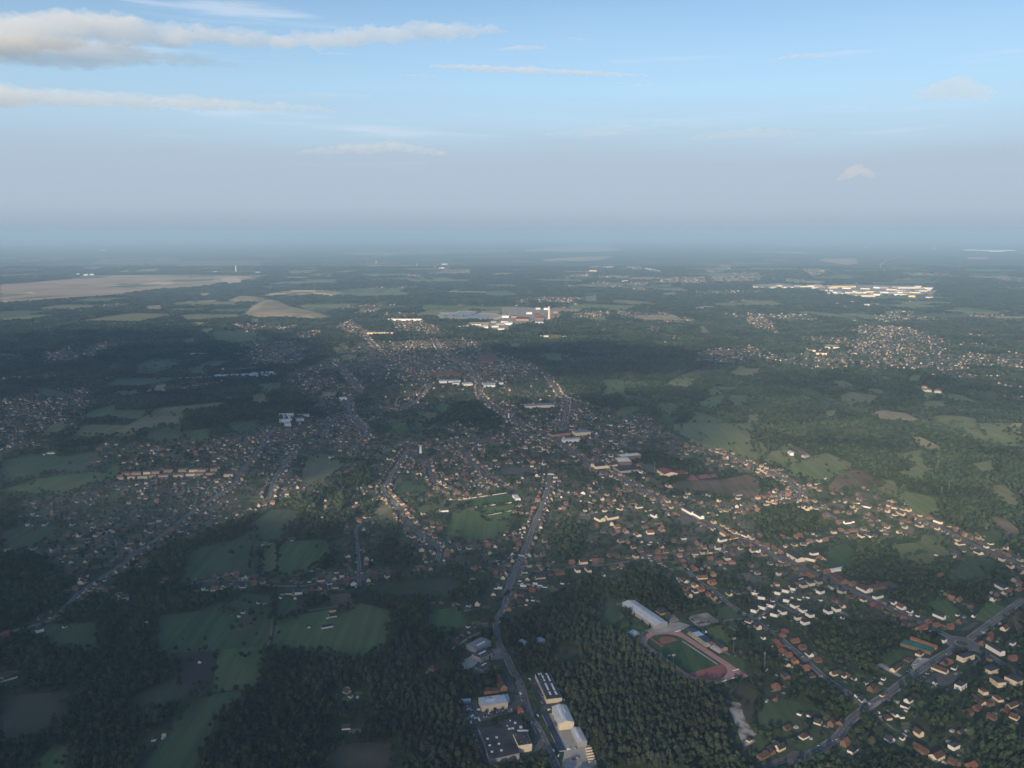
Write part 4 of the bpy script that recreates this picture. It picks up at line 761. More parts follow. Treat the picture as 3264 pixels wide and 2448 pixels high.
block('showroom', 'white cube building with black flat roof beside the dark car park', 'showroom', 'C', [(1645, 845), (1690, 815), (1750, 838), (1700, 868)], 7, 'white', 'tar_roof', 'flat', 0, (), 2)
block('shop', 'white flat roofed shop beside the green roofed hall', 'shop', 'C', [(1505, 470), (1530, 458), (1585, 480), (1560, 492)], 5, 'white', 'tar_roof', 'flat')
block('farm_shed', 'long dark roofed shed with white bays at the upper right road', 'shed', 'C', [(1975, 30), (2010, 10), (2090, 55), (2060, 75)], 5, 'white', 'slate', 'gable', 2)
block('school', 'cream school wing with slate roof on the long shopping street', 'school', 'M', [(285, 1060), (330, 1040), (420, 1095), (370, 1110)], 7, 'cream', 'slate', 'gable', 3, (), 2)
block('school', 'cream school hall with slate roof and white end behind the street wing', 'school', 'M', [(400, 1085), (440, 1075), (530, 1090), (500, 1110)], 6, 'cream', 'slate', 'gable', 3)
block('long_shed', 'long white shed beside two red roofed houses on the shopping street', 'shed', 'M', [(630, 1185), (725, 1168), (740, 1180), (645, 1198)], 5, 'white', 'metal_roof', 'gable', 1.5)
block('barn', 'large brown roofed barn on the long shopping street', 'barn', 'M', [(650, 1240), (700, 1225), (780, 1280), (725, 1300)], 5, 'brick', 'brown_tile', 'gable', 5)
block('farm_hall', 'long brown roofed farm building with white gables by the grey yard', 'farm building', 'M', [(850, 1330), (890, 1310), (970, 1350), (930, 1370)], 5, 'white', 'brown_tile', 'gable', 4)
block('farm_hall', 'red brown roofed wing between white farmhouse and grey yard', 'farm building', 'M', [(940, 1325), (1050, 1300), (1065, 1325), (960, 1350)], 5, 'brick', 'brown_tile', 'gable', 4)
block('house', 'wide dark roofed house above the white cube estate', 'house', 'M', [(320, 1265), (400, 1245), (440, 1275), (350, 1300)], 5, 'brick', 'slate', 'hip', 4, [(0, -.5, .4, .08)])
block('gym', 'gymnasium with large red roof and cream gable wall on the east side of town', 'gymnasium', 'L', [(1340, 400), (1440, 385), (1510, 425), (1400, 440)], 9, 'cream', 'red_steel', 'gable', 5)
block('gym_wing', 'low red roofed wing joined behind the cream gabled gymnasium', 'gymnasium wing', 'L', [(1470, 405), (1560, 395), (1590, 420), (1500, 432)], 5, 'brick', 'red_steel', 'flat')
block('office_block', 'white roofed brick office block in the town centre', 'offices', 'L', [(980, 300), (1070, 285), (1115, 318), (1000, 335)], 10, 'brick', 'white', 'flat', 0, [(0, 0, .3, .2)])
block('office_block', 'long white roofed brick office slab in the town centre', 'offices', 'L', [(1005, 268), (1175, 250), (1190, 272), (1020, 285)], 12, 'brick', 'white', 'flat')
block('supermarket', 'wide dark flat roofed supermarket below the white roofed offices', 'supermarket', 'L', [(960, 370), (1130, 355), (1190, 395), (1010, 410)], 6, 'grey', 'tar_roof', 'flat')
block('terrace', 'curved row of cream gabled flats on the town crescent', 'flats', 'L', [(770, 345), (880, 335), (890, 360), (800, 372)], 8, 'cream', 'slate', 'gable', 4)
block('terrace', 'row of cream gabled flats beside the round town garden', 'flats', 'L', [(885, 345), (970, 330), (980, 352), (895, 365)], 8, 'cream', 'brown_tile', 'gable', 4)
block('school', 'long pale school with rows of bays on the town edge', 'school', 'L', [(610, 60), (740, 50), (750, 72), (625, 82)], 10, 'cream', 'grey_roof', 'flat')
block('school', 'low brick school building with pale roof end on the town edge', 'school', 'L', [(395, 75), (540, 60), (600, 75), (430, 98)], 8, 'obrick', 'tar_roof', 'flat')
block('flats', 'white flats with flat roof near the upper town street', 'flats', 'L', [(520, 130), (665, 120), (668, 135), (525, 145)], 8, 'white', 'metal_roof', 'flat')
block('long_shed', 'narrow red roofed workshop row beside the town car park', 'workshop', 'L', [(135, 225), (160, 210), (285, 320), (250, 330)], 6, 'obrick', 'brown_tile', 'gable', 3)
block('terrace', 'row of cream gabled terrace houses in the wood clearing', 'terrace', 'L', [(795, 805), (840, 790), (885, 815), (850, 830)], 6, 'cream', 'slate', 'gable', 4)
block('terrace', 'second row of cream gabled terrace houses in the wood clearing', 'terrace', 'L', [(890, 795), (980, 780), (1000, 795), (905, 815)], 6, 'cream', 'slate', 'gable', 4)
block('terrace', 'white walled terrace with dark roof along the shopping street', 'terrace', 'L', [(1535, 715), (1555, 708), (1650, 760), (1630, 770)], 6, 'white', 'slate', 'gable', 3)
block('terrace', 'long dark roofed terrace with white gable along the shopping street', 'terrace', 'L', [(1640, 765), (1665, 755), (1735, 795), (1710, 805)], 6, 'white', 'slate', 'gable', 3)
block('school', 'long flat roofed school with grey walls on the north edge of town', 'school', 'S', [(190, 778), (435, 765), (440, 785), (200, 795)], 9, 'cream', 'grey_roof', 'flat')
for i, (x, l) in enumerate([(1530, 95), (1640, 95), (1745, 80), (1845, 60), (1912, 60), (1980, 75), (2065, 65), (2140, 72)]):
    y = 562 - (x - 1530) * .042
    block('greenhouse', 'pale blue grey greenhouse in the long row above the village', 'greenhouse', 'Q', [(x, y - 2), (x + l, y - 10), (x + l, y - (28 if i > 2 else 16)), (x, y - (20 if i > 2 else 10))], 5, 'glasshouse', 'glasshouse', 'gable', 1.2, group='greenhouses in a row')
for i, (x, y) in enumerate([(0, 520), (75, 515), (145, 512), (0, 545), (85, 540), (1975 - 1975 + 160, 530)]):
    block('greenhouse', 'pale blue grey greenhouse in the long row above the village', 'greenhouse', 'R', [(x, y), (x + 62, y - 5), (x + 62, y - 18), (x, y - 13)], 5, 'glasshouse', 'glasshouse', 'gable', 1.2, group='greenhouses in a row')
block('storage_hall', 'white roofed storage hall at the head of the village bypass', 'hall', 'R', [(760, 718), (810, 710), (825, 722), (770, 732)], 8, 'white', 'metal_roof', 'flat')
for i, (x, y, l, dd) in enumerate([(235, 858, 130, 8), (270, 878, 95, 8), (400, 862, 100, 10), (240, 905, 110, 12), (285, 930, 55, 22), (380, 895, 70, 12)]):
    block('industrial_hall', 'pale industrial hall in the works beside the dark wood north of the avenue', 'hall', 'R', [(x, y), (x + l, y - 5), (x + l + 4, y + dd - 5), (x + 4, y + dd)], 8, 'white', ['metal_roof', 'glasshouse', 'grey_roof'][i % 3], 'flat', group='works halls north of the avenue')
for i, (x, y, l) in enumerate([(1615, 570, 70), (1690, 565, 110), (1730, 585, 60), (1820, 592, 80), (1990, 590, 110), (2000, 605, 100), (2130, 588, 40)]):
    block('industrial_hall', 'pale long hall on the works beside the shopping street north of town', 'hall', 'R', [(x, y), (x + l, y - 4), (x + l, y + 10), (x + 4, y + 13)], 8, 'white', ['metal_roof', 'grey_roof', 'glasshouse'][i % 3], 'flat', group='works halls north of town')
block('factory', 'wide red roofed factory in the northern village', 'factory', 'R', [(1950, 355), (2100, 350), (2125, 400), (1980, 415)], 8, 'brick', 'red_tile', 'hip', 6)
block('factory', 'red tiled terrace blocks around a court in the northern village', 'factory', 'R', [(1550, 505), (1780, 488), (1790, 515), (1600, 535)], 8, 'brick', 'red_tile', 'hip', 5)
for i, (x, y, l) in enumerate([(1330, 590, 90), (1375, 588, 50), (1400, 612, 60), (1480, 620, 58)]):
    block('farm_shed', 'long tan shed of the farm yard among eastern woods', 'shed', 'T', [(x, y), (x + l, y + (22 if i < 1 else 2)), (x + l, y + (32 if i < 1 else 14)), (x, y + 12)], 7, 'cream', 'heath', 'gable', 3, group='tan farm sheds')
block('works_hall', 'long cream works hall in the eastern village', 'hall', 'T', [(575, 255), (690, 248), (700, 268), (590, 275)], 10, 'cream', 'sand', 'flat')
block('works_hall', 'tan fronted hall with dark roof beside the cream works hall', 'hall', 'T', [(440, 275), (520, 275), (560, 300), (450, 292)], 10, 'cream', 'brown_tile', 'flat')
block('works_hall', 'curved tan hall below the works halls of the eastern village', 'hall', 'T', [(510, 305), (595, 298), (600, 318), (520, 322)], 10, 'cream', 'brown_tile', 'flat')
block('barn', 'pale round barn on the farm beside the big green field', 'barn', 'M', [(288, 230), (320, 222), (342, 240), (310, 250)], 6, 'white', 'metal_roof', 'gable', 2)
block('farm_shed', 'blue grey farm shed next to the round barn', 'shed', 'M', [(405, 258), (440, 250), (450, 262), (415, 270)], 5, 'grey', 'grey_roof', 'gable', 2)

# far industrial estates: separate halls
def estate(fr, spots, label, grp, h=12, mats=('cream', 'white', 'cream', 'grey'), roofs=('sand', 'white', 'metal_roof', 'bright_sand')):
    for i, (x, y, l, d) in enumerate(spots):
        wn = {'cream': 'cream', 'white': 'white', 'grey': 'grey', 'yellow': 'yellow', 'obrick': 'orange brick', 'brick': 'brown brick', 'red_steel': 'red'}[mats[i % len(mats)]]; ln = 'long' if l > 70 else 'short' if l < 42 else 'square'
        r = block('industrial_hall', f'{ln} {wn} walled ' + label, 'hall', fr, [(x, y), (x + l, y), (x + l, y - d), (x, y - d)], h, mats[i % len(mats)], roofs[i % len(roofs)], 'flat', group=grp + ', ' + ln + ' ' + wn)
R0 = random.Random(5)
estate('X', [(x, 500 + R0.uniform(-16, 4) + (x > 520) * R0.uniform(0, 55) * (1 if x < 1400 else .6), R0.uniform(28, 95), R0.uniform(4, 7)) for x in list(range(0, 520, 48)) + list(range(520, 1440, 21))], 'pale hall of the long industrial estate on the northern plain', 'halls of the long industrial estate', 14)
estate('X', [(800, 565, 170, 10), (1150, 555, 60, 8), (1270, 568, 55, 16), (1410, 580, 60, 12), (1160, 500, 170, 7), (620, 490, 200, 6), (985, 555, 50, 18), (500, 490, 60, 12), (585, 515, 30, 22)], 'large pale hall of the industrial estate on the northern plain', 'large halls of the long industrial estate', 18, ('cream', 'white', 'yellow', 'cream', 'cream', 'yellow', 'white', 'obrick', 'red_steel'), ('sand', 'metal_roof', 'sand'))
estate('W', [(770, 352, 90, 6), (870, 354, 90, 7), (750, 384, 65, 5), (1070, 356, 120, 6), (1120, 368, 110, 8), (1170, 366, 110, 6), (1240, 378, 90, 8), (1310, 390, 50, 8), (1030, 366, 40, 5), (1030, 472, 55, 5)], 'pale hall of the estate in the woods beyond the chimney', 'halls of the estate in the northern woods', 14)
estate('W', [(20, 835, 70, 10), (120, 800, 110, 16), (285, 828, 70, 10), (285, 790, 75, 12), (180, 832, 40, 6), (0, 775, 60, 8), (80, 775, 50, 6), (360, 708, 45, 8), (430, 770, 60, 6), (290, 705, 40, 5), (210, 745, 50, 6), (440, 735, 40, 5)], 'hall of the plant around the cream chimney', 'halls of the plant at the lake', 14, ('white', 'obrick', 'white', 'brick', 'cream'), ('white', 'brown_tile', 'metal_roof', 'red_tile', 'sand'))
block('plant_building', 'tall red clad plant building beside the cream chimney', 'plant', 'W', [(283, 755), (330, 752), (332, 762), (286, 765)], 24, 'red_steel', 'red_tile', 'flat')
estate('V', [(1760, 862, 75, 9), (1930, 868, 110, 14), (2070, 860, 60, 7), (2110, 842, 70, 9), (2150, 820, 60, 8), (2120, 885, 60, 8), (1845, 862, 30, 20), (2060, 822, 50, 6), (1900, 845, 80, 8)], 'pale hall on the sandy shore works below the grey lake', 'halls below the grey lake', 11)
estate('W', [(1240, 136, 70, 6), (1360, 137, 120, 6), (1500, 133, 80, 5), (1585, 119, 45, 5), (1645, 117, 30, 4)], 'white hall on the northern horizon plain', 'halls on the northern horizon', 22, ('white',), ('white', 'sand'))
estate('X', [(1720, 196, 120, 5), (1850, 198, 120, 5), (1980, 200, 90, 5), (2070, 198, 70, 4), (1930, 206, 110, 4), (350, 154, 60, 6), (510, 155, 30, 4), (910, 172, 35, 4), (1460, 183, 40, 3)], 'bright white hall on the north eastern plain', 'halls on the north eastern plain', 22, ('white',), ('white', 'sand'))
estate('U', [(718, 418, 38, 7), (770, 416, 38, 7), (655, 414, 30, 5), (1825, 394, 40, 5), (860, 210, 50, 4), (2190, 400, 40, 5)], 'white hall behind the brown heath', 'halls behind the brown heath', 16, ('white',), ('white', 'metal_roof'))
estate('V', [(1615, 360, 45, 6), (1570, 354, 20, 12), (1640, 326, 50, 6), (30, 400, 50, 6), (1180, 800, 290, 6), (1000, 917, 240, 6)], 'pale hall by the northern villages', 'halls by the northern villages', 14, ('white', 'cream'), ('white', 'sand', 'red_tile'))
estate('S', [(330, 188, 70, 6), (520, 200, 40, 8), (590, 186, 50, 6), (540, 182, 30, 5), (795, 96, 55, 8)], 'cream shed in the clearing below the plant', 'sheds in the woodland clearing', 8)
estate('X', [(635, 630, 80, 10), (780, 618, 100, 6), (895, 640, 60, 8), (960, 632, 70, 6), (730, 655, 30, 8)], 'pale shed in the woods below the industrial estate', 'sheds below the industrial estate', 9)
# ------------------------------------------------------------------ houses
HOUSES = []     # x, y, angle, roof, wall, kind, l, w, hw, hr, road description
RP = np.concatenate([q for _, _, q, *_ in ROADS]); RT = np.concatenate([np.gradient(q, axis=0) for _, _, q, *_ in ROADS]); RI = np.concatenate([np.full(len(q), i) for i, (_, _, q, *_) in enumerate(ROADS)])
def near_road(x, y):
    d = np.hypot(RP[:, 0] - x, RP[:, 1] - y); i = int(np.argmin(d)); return d[i], math.atan2(RT[i][1], RT[i][0]), ROADS[RI[i]][1]
ROOF = {'r': ('red_tile', 'red tiled'), 'b': ('brown_tile', 'brown tiled'), 'k': ('slate', 'dark slate')}
WALL = {'w': ('white', 'white'), 'c': ('cream', 'cream'), 't': ('brick', 'brown brick'), 'o': ('obrick', 'orange brick')}
def add_house(x, y, code, R, ang=None, size=1.0):
    d, a, desc = near_road(x, y)
    if ang is None: ang = a + (math.pi / 2 if R.random() < .35 else 0) + R.gauss(0, .06)
    k = 'flat' if 'f' in code else ('hip' if R.random() < .28 else 'gable')
    l, w = R.choice([(9.5, 8), (11, 8), (12.5, 8.5), (10.5, 8.5)]); hw = R.choice([3.0, 4.0, 5.2]); hr = R.choice([3.0, 3.6, 4.2])
    l *= size; w *= size
    if 'L' in code: l *= 1.8; w *= .95
    if 'B' in code: l *= 1.4; w *= 1.3
    if 's' in code: l *= .55; w *= .6; hw = 3; hr = 2
    if y > 5500: l *= 1.5; w *= 1.4; hw *= 1.25
    if 'q' in code: k = 'hip'; l, w, hw, hr = 12.5, 10, 5.6, 1.6; ang = a + R.choice([0, math.pi / 2])
    if 'R' in code: k = 'gable'; l, w, hw, hr = R.choice([18, 24, 26]), 9, 7.0, 2.4; ang = 0.12
    HOUSES.append((x, y, ang, code[0], code[1], k, l, w, hw, hr, desc if d < 130 else None)); BUILT.append((x, y, max(l, w) / 2 + 1))
RH = random.Random(3)
HL = {
'A': '740 35 kw,825 85 rt,680 120 ro,730 120 kt,480 110 kc,535 45 kc,690 180 bt,650 200 kt,620 250 ro,25 190 bt,340 205 kc,400 365 kt,215 470 kt,140 530 bt,860 20 kw,940 45 kw,125 210 rts,255 215 kws,770 205 kws,500 60 kws,255 400 kws,780 165 kws,830 165 kws',
'E': '1745 775 bo,860 260 bc,810 400 kwL,860 305 kw,985 975 bc,980 1290 kw,470 100 kc,560 95 kw,770 60 bc,885 55 bc,1030 25 kw,540 10 bt,70 275 kws,35 308 kcs,1020 1015 kws,1930 215 rts,205 190 kws,400 145 kws,530 150 kws,650 405 kcs',
'D': '40 830 bcL,90 850 kwL,660 65 bt,735 10 bc,1100 140 kw,1890 70 rw,1975 55 bc,2140 40 kw,350 435 kw,1760 710 kws,570 400 kcs,1050 130 kws,900 55 kws,1355 1392 kws',
'B': '880 45 rc,925 80 ro,875 90 kw,1000 120 ro,1045 155 ko,820 130 bc,790 70 kt,1020 20 ro,790 0 kc,1180 115 kc,1250 100 kt,1365 55 kt,1350 355 kc,1430 410 kc,1610 555 ro,1590 935 rt,1585 1045 bts,1650 480 rt,1650 625 rt,1490 1540 bt,1545 1480 kt,1620 1460 kc,1355 1405 kcs,1265 620 bts,960 445 kws,1480 500 kws',
'C': '205 95 kwq,268 80 kwq,328 62 kwq,412 40 kwq,472 25 kwq,533 10 kwq,20 100 kwq,70 135 kwq,15 240 kwq,78 215 kwq,145 200 kwq,275 155 kwq,340 205 kwq,405 240 kwq,465 278 kwq,240 255 kwq,178 275 kwq,358 300 kcq,425 340 kwq,550 90 kwq,660 60 kwq,725 90 kwq,612 250 kwq,680 232 kwq,95 290 kws,320 130 kws,380 145 kws,650 50 kwq,450 130 kws,160 160 kws,730 300 kws,'
     '260 410 rt,345 490 rt,405 545 bt,460 595 kw,530 645 bt,205 505 rt,225 530 rt,255 580 rt,290 605 rt,345 660 ro,270 675 kc,430 715 rt,480 770 kt,660 755 bc,265 780 kt,895 970 kw,530 1150 kc,640 1165 bt,715 1150 kt,275 1195 bt,415 1265 bw,220 1360 kc,145 1390 kt,75 1430 bt,750 1325 rt,815 1380 kwf,1210 215 rwB,975 195 rt,1140 175 kw,810 30 rt,800 130 bt,930 70 bwL,1030 30 bt,1375 390 roL,1020 130 kwL,1500 360 rt,1570 360 kt,1610 380 rt,1690 330 kt,1430 330 rt,1520 290 kwL,1580 105 bt,1620 145 rt,1680 155 rt,1775 215 rt,1360 595 bc,1160 715 bcL,1200 690 kt,1270 640 bt,1560 680 kt,1600 660 rt,1525 725 bcL,1870 510 rt,1930 480 rt,2110 510 kw,2050 390 bc,2080 370 kt,2120 635 rt,1920 640 kt,1880 905 bc,1840 970 bcL,1830 1040 bt,2115 1010 bcL,2135 1110 bc,1350 1245 bc,1115 1290 kw,1270 975 kw,1245 1020 kwf,1100 1110 bc,970 880 bt,1370 1385 btL,1500 1435 bcB,1640 1490 bt,1780 1500 rt,1960 150 kw,1990 110 bt,2050 95 kw,2090 75 rt,2170 70 rt,190 870 rt,1250 360 kt,1950 1110 bt,2060 1060 bt,1640 1350 kw,1165 1090 kws,1220 1280 kws,1215 1105 kws,745 775 kws,775 765 rts,825 795 kws,920 828 kws,1065 795 kws,190 965 rts,1055 930 bcs,850 935 kws,1485 830 kws,1640 710 kws,1580 735 rcs,1800 285 kws,1670 275 kws,1690 1230 kts,460 1090 kws,380 1080 kws,1930 1000 bt,1760 1080 bt,2000 960 bc',
'M': '110 995 rt,175 1015 rt,40 970 rt,25 1030 kwL,90 1065 bc,245 925 rt,370 920 rtB,340 985 kc,410 980 kw,460 960 rt,540 950 kw,590 945 rt,800 870 rtB,660 885 kc,905 860 bc,720 865 rt,820 930 bt,890 915 kcB,1085 895 kt,1000 915 kt,1240 845 kw,1360 830 bwB,1440 765 rtB,1510 800 kcL,1730 910 ro,1830 905 rt,1690 975 bcB,1840 1050 kcB,1940 975 kwf,1360 790 bt,1260 790 btL,1230 695 kcB,1105 665 kc,1155 685 kc,935 675 kwB,755 635 kwB,650 560 rtB,725 580 rt,870 610 btL,600 770 rt,680 720 rt,700 810 rt,510 1165 rt,595 1205 rtB,345 1180 bt,215 1150 bc,470 1235 rtB,410 1225 bt,2100 1165 kw,2180 1205 kwB,2180 1110 kw,2080 1075 rt,1525 1240 rtB,500 1060 kwL,555 1095 rc,415 680 kw,465 685 kw,515 690 kw,425 630 rt,280 530 rc,285 585 ro,150 590 ro,40 605 rc,100 600 ro,180 645 rc,240 640 kc,110 655 kc,40 710 rt,770 805 kwL,790 795 kwL,940 910 kwL,490 895 kws,1245 655 kws,1495 1065 kws,1365 930 kws,580 445 kws,500 520 kc,540 540 rc,460 500 rc,2140 1275 kcB,2170 1300 rt,1600 830 kc,1650 850 bc,1160 740 bc,1300 740 bt',
'L': '350 500 ro,490 480 bcB,420 430 kwL,460 460 kw,180 460 kwL,300 440 kwL,310 660 rt,275 730 rt,265 755 rt,190 890 kc,225 865 rt,820 880 rt,945 860 rw,990 885 rw,1065 925 rwB,1165 950 rwB,1275 935 rwB,1375 910 rwB,1020 1010 kwB,1310 790 kwB,1345 850 ktL,1230 885 bt,1130 1060 bc,1190 1090 kc,1150 1140 kc,1265 1120 bw,945 1130 btB,990 1140 bt,700 1190 bcB,600 1195 rt,800 1185 rt,850 1180 bt,650 1260 kw,740 1255 kcL,955 1240 kt,1030 1220 rt,1340 1160 rt,1350 1190 kc,415 1290 ktB,490 1285 btL,345 1240 bc,395 1215 bt,235 1325 kcL,330 1320 kcL,35 1290 kw,190 1385 kw,350 1385 kwL,195 1270 kw,235 1220 kwf,130 1080 rt,140 1030 btB,50 980 rt,110 970 rt,60 1210 bc,1560 1335 bcB,1720 1320 rcL,1805 1365 roB,1660 1395 rc,1815 1295 rc,1950 1450 kc,2180 1450 kw,1975 1190 roB,1940 1160 kw,1870 1190 rt,1790 1160 rt,1765 1230 rc,1560 1180 rt,1655 1240 rtL,1910 950 rcL,1990 980 rcL,2020 1040 kt,2090 1040 kt,2090 960 kcL,2150 985 kw,2160 1090 kwB,1820 845 bc,1680 1030 rt,1855 1070 kw,1840 700 rtB,1720 680 rt,2020 710 kw,1925 745 bc,2080 770 rt,1500 775 rtL,1430 670 bc,1280 580 rt,1255 560 kt,1100 555 rt,1160 590 rt,1010 610 rt,1430 535 bcB,1120 680 ktL,1180 715 kcL,1260 740 kcL,700 595 kwB,640 600 rt,910 660 bt,1010 730 kcL,2030 610 kwL,2030 640 kw,1980 1120 bt,1650 660 rt,1600 600 kc,760 1165 kws,875 1298 kws,155 1342 kws,510 625 kws,355 990 kws,520 1365 kws,450 1400 bts,435 1180 kws,210 1145 kws,1410 1222 kws,1895 1000 kwL,1300 1230 kt',
'K': '890 715 rt,940 835 ro,985 800 kc,830 885 rt,820 930 kc,970 905 bw,1060 845 bt,815 1045 bt,830 1130 kcB,990 1195 ro,995 1160 kc,970 1090 bt,1040 1010 bt,1160 680 ro,1255 640 bc,1340 715 rt,1390 745 btL,1350 790 rt,1240 850 kt,1290 850 rt,1500 890 kc,1550 920 kc,1580 970 rc,1390 965 bwB,1415 1025 bt,1465 1080 kcB,1495 1135 roL,1685 1130 ro,1650 1050 kw,1730 1090 kw,1780 1040 bt,1880 1010 bt,2030 1000 boB,2040 1050 rt,2105 1050 kw,1970 1070 kt,2060 1110 kc,1440 1230 rt,1500 1240 kt,1545 1250 kw,1170 1310 bc,1010 1340 bc,880 1370 kwB,715 1325 bc,780 1305 bc,600 1340 bcB,390 1350 rt,220 1345 kt,735 1260 kcL,840 1235 bt,1020 1275 rt,1930 1245 rt,2110 1280 rt,2190 1290 bwB,1910 1320 bc,715 1400 bc,630 1415 bt,510 1420 kt,410 1450 kw,330 1450 kc,1430 425 bc,1535 520 rt,1780 590 rtB,1710 645 kcB,2035 545 kw,2120 365 kw,1660 745 kwL,1480 775 kwf,650 710 rt,650 745 kc,45 740 bcL,905 675 kws,640 655 kws,1245 820 kws,500 1350 kws,350 995 kws,105 1035 kws,1505 1180 kws,1660 1168 kws,2140 1400 kw,970 600 kws,1070 650 kw,1195 590 rt,1300 690 kc,1380 800 kc,100 1360 kc,50 1340 bt',
'J': '715 1355 bcB,655 1415 bt,1425 1340 bt,1745 1315 bt,1850 1305 rt,1950 1305 ro,2030 1290 rw,2125 1315 bc,1920 1405 rw,1840 1420 rw,2090 1395 kw,1830 1365 bt,1480 925 rt,1530 890 rt,1560 920 kw,1470 845 ro,1610 850 ro,1260 915 bw,1080 920 rt,860 940 bc,590 955 ro,680 960 kw,1280 1090 rt,1230 1135 rt,1075 1115 bt,970 1180 rt,70 1075 kwf,385 865 kwf,860 610 bo,815 680 ro,770 790 rt,450 1080 kw,1775 700 rt,1700 665 bc,1460 770 bt,1065 330 kwB,855 215 kcB,440 250 kwL,380 262 kws,1010 1270 bc,720 1320 kwL,880 1405 kw,830 1370 kc,150 1090 ktL,1210 1220 kws,290 1070 kw,'
     '1075 435 rwR,1170 430 rwR,1265 425 rwR,1345 420 rwR,1450 410 rwR,1575 405 rwR,1670 405 rwR,1745 405 rwR,1840 400 rwR,1035 470 rwR,1130 465 rwR,1230 462 rwR,1310 455 rwR,1405 455 rwR,1535 450 rwR,1640 440 rwR,1720 438 rwR,1810 435 rwR,1965 445 rwR'}
for fr, s in HL.items():
    for t in s.split(','):
        if t.strip():
            x, y, c = t.split(); p = P(fr, float(x), float(y), 3.0); add_house(p[0], p[1], c, RH)
NSURV = len(HOUSES)
# the rest of the villages: fill along streets and inside the built-up areas
occ = {}
def free(x, y, r):
    i, j = int(x // 40), int(y // 40)
    for a in (-1, 0, 1):
        for b in (-1, 0, 1):
            for (u, v, s) in occ.get((i + a, j + b), ()):
                if (u - x) ** 2 + (v - y) ** 2 < (r + s) ** 2: return False
    return True
def take(x, y, r): occ.setdefault((int(x // 40), int(y // 40)), []).append((x, y, r))
for b in BUILT: take(*b)
CODES = ['rt'] * 4 + ['bt'] * 8 + ['kc'] * 6 + ['kw'] * 5 + ['rw'] * 1 + ['ro'] * 1 + ['bc'] * 4 + ['kt'] * 10 + ['kws'] * 6 + ['kts'] * 3 + ['kwf'] * 2 + ['bts'] * 4
FILL = []
def fill_house(x, y, ang):
    if math.hypot(x, y) < 1500: return
    if free(x, y, 6.5):
        FILL.append((x, y, ang, RH.choice(CODES))); take(x, y, 7.0)
for name, desc, q, w, mat, side in ROADS:
    if mat != 'asphalt': continue
    seg = np.linalg.norm(np.diff(q, axis=0), axis=1); s = np.r_[0, np.cumsum(seg)]
    for t in np.arange(6, s[-1], 17.0):
        c = np.array([np.interp(t, s, q[:, 0]), np.interp(t, s, q[:, 1])]); e = np.array([np.interp(t + 2, s, q[:, 0]), np.interp(t + 2, s, q[:, 1])]); d = e - c; a = math.atan2(d[1], d[0]); n = np.array((-math.sin(a), math.cos(a)))
        for sg in (-1, 1):
            p = c + n * sg * (w / 2 + side + RH.uniform(7, 13)); k = int(cover([p[0]], [p[1]])[0]); pr = .92 if k == TOWN else (.14 if np.hypot(*p) < 2100 else .45)
            if k in (WOOD, TOWN) and RH.random() < pr: fill_house(p[0], p[1], a + RH.gauss(0, .05))
for poly, dens in TOWNS:
    lo, hi = poly.min(0), poly.max(0); dist = np.hypot(*poly.mean(0)); area = abs(sum(poly[i - 1][0] * poly[i][1] - poly[i][0] * poly[i - 1][1] for i in range(len(poly)))) / 2
    n = int(area / 1e4 * dens * (2.4 if dist < 4500 else 2.2 if dist < 8000 else 1.6)); base = near_road(*poly.mean(0))[1]; tries = 0
    while n > 0 and tries < 30000:
        tries += 1; x, y = RH.uniform(lo[0], hi[0]), RH.uniform(lo[1], hi[1])
        ins = False
        for k in range(len(poly)):
            (xa, ya), (xb, yb) = poly[k], poly[k - 1]
            if (ya > y) != (yb > y) and x < (xb - xa) * (y - ya) / (yb - ya) + xa: ins = not ins
        if not ins or int(cover([x], [y])[0]) != TOWN: continue
        n -= 1
        if RH.random() > .62 + 1.2 * noise.noise(Vector((x / 130.0, y / 130.0, 6.0))): continue
        sp = 14.0 + max(0, dist - 2500) * .012; x += RH.gauss(0, sp); y += RH.gauss(0, sp * 2)
        if int(cover([x], [y])[0]) not in (TOWN, WOOD): continue
        fill_house(x, y, base + RH.choice([0, math.pi / 2]) + RH.gauss(0, .12))
for x, y, a, c in FILL: add_house(x, y, c, RH, a, .9)
def inframe(x, y, z=4.0):
    dx, dy, dz = x, y, z - CAM_H; f = dy * CP - dz * SP; up = dy * SP + dz * CP
    return abs(dx / f) < 0.605 and -0.46 < up / f
HOUSES.sort(key=lambda h: h[0] ** 2 + h[1] ** 2 - (2.0e6 if h[6] > 15 else 0))
solo = [h for h in HOUSES if inframe(h[0], h[1])][:300]; solo_ids = {id(h) for h in solo}
for h in solo:
    x, y, ang, rc, wc, kind, l, w, hw, hr, desc = h
    root = empty('house', x, y, 0, ang); wm, rm = house_meshes(kind, l, w, hw, hr)
    link('wall', wm, root, M[WALL[wc][0]]); rf = link('roof', rm, root, M[ROOF[rc][0] if kind != 'flat' else 'tar_roof'])
    if kind != 'flat' and l < 16 and l > 9 and (int(x * 7) % 3 == 0):
        c = link('chimney', CHIM, rf, M['brick']); c.location = (l * .28, 0.3, hw + hr - .4)
    size = 'small ' if l < 9 else 'long ' if l > 17.5 else 'large ' if w > 11 else ''
    shape = {'flat': 'black flat roof', 'hip': ROOF[rc][1] + ' hipped roof', 'gable': ROOF[rc][1] + ' gable roof'}[kind]
    where = 'beside ' + desc if desc else 'standing alone among the woods and fields'
    lab = f"{size}{WALL[wc][1]} house with {shape} {where}"
    tag(root, lab, 'house', 'houses: ' + lab)
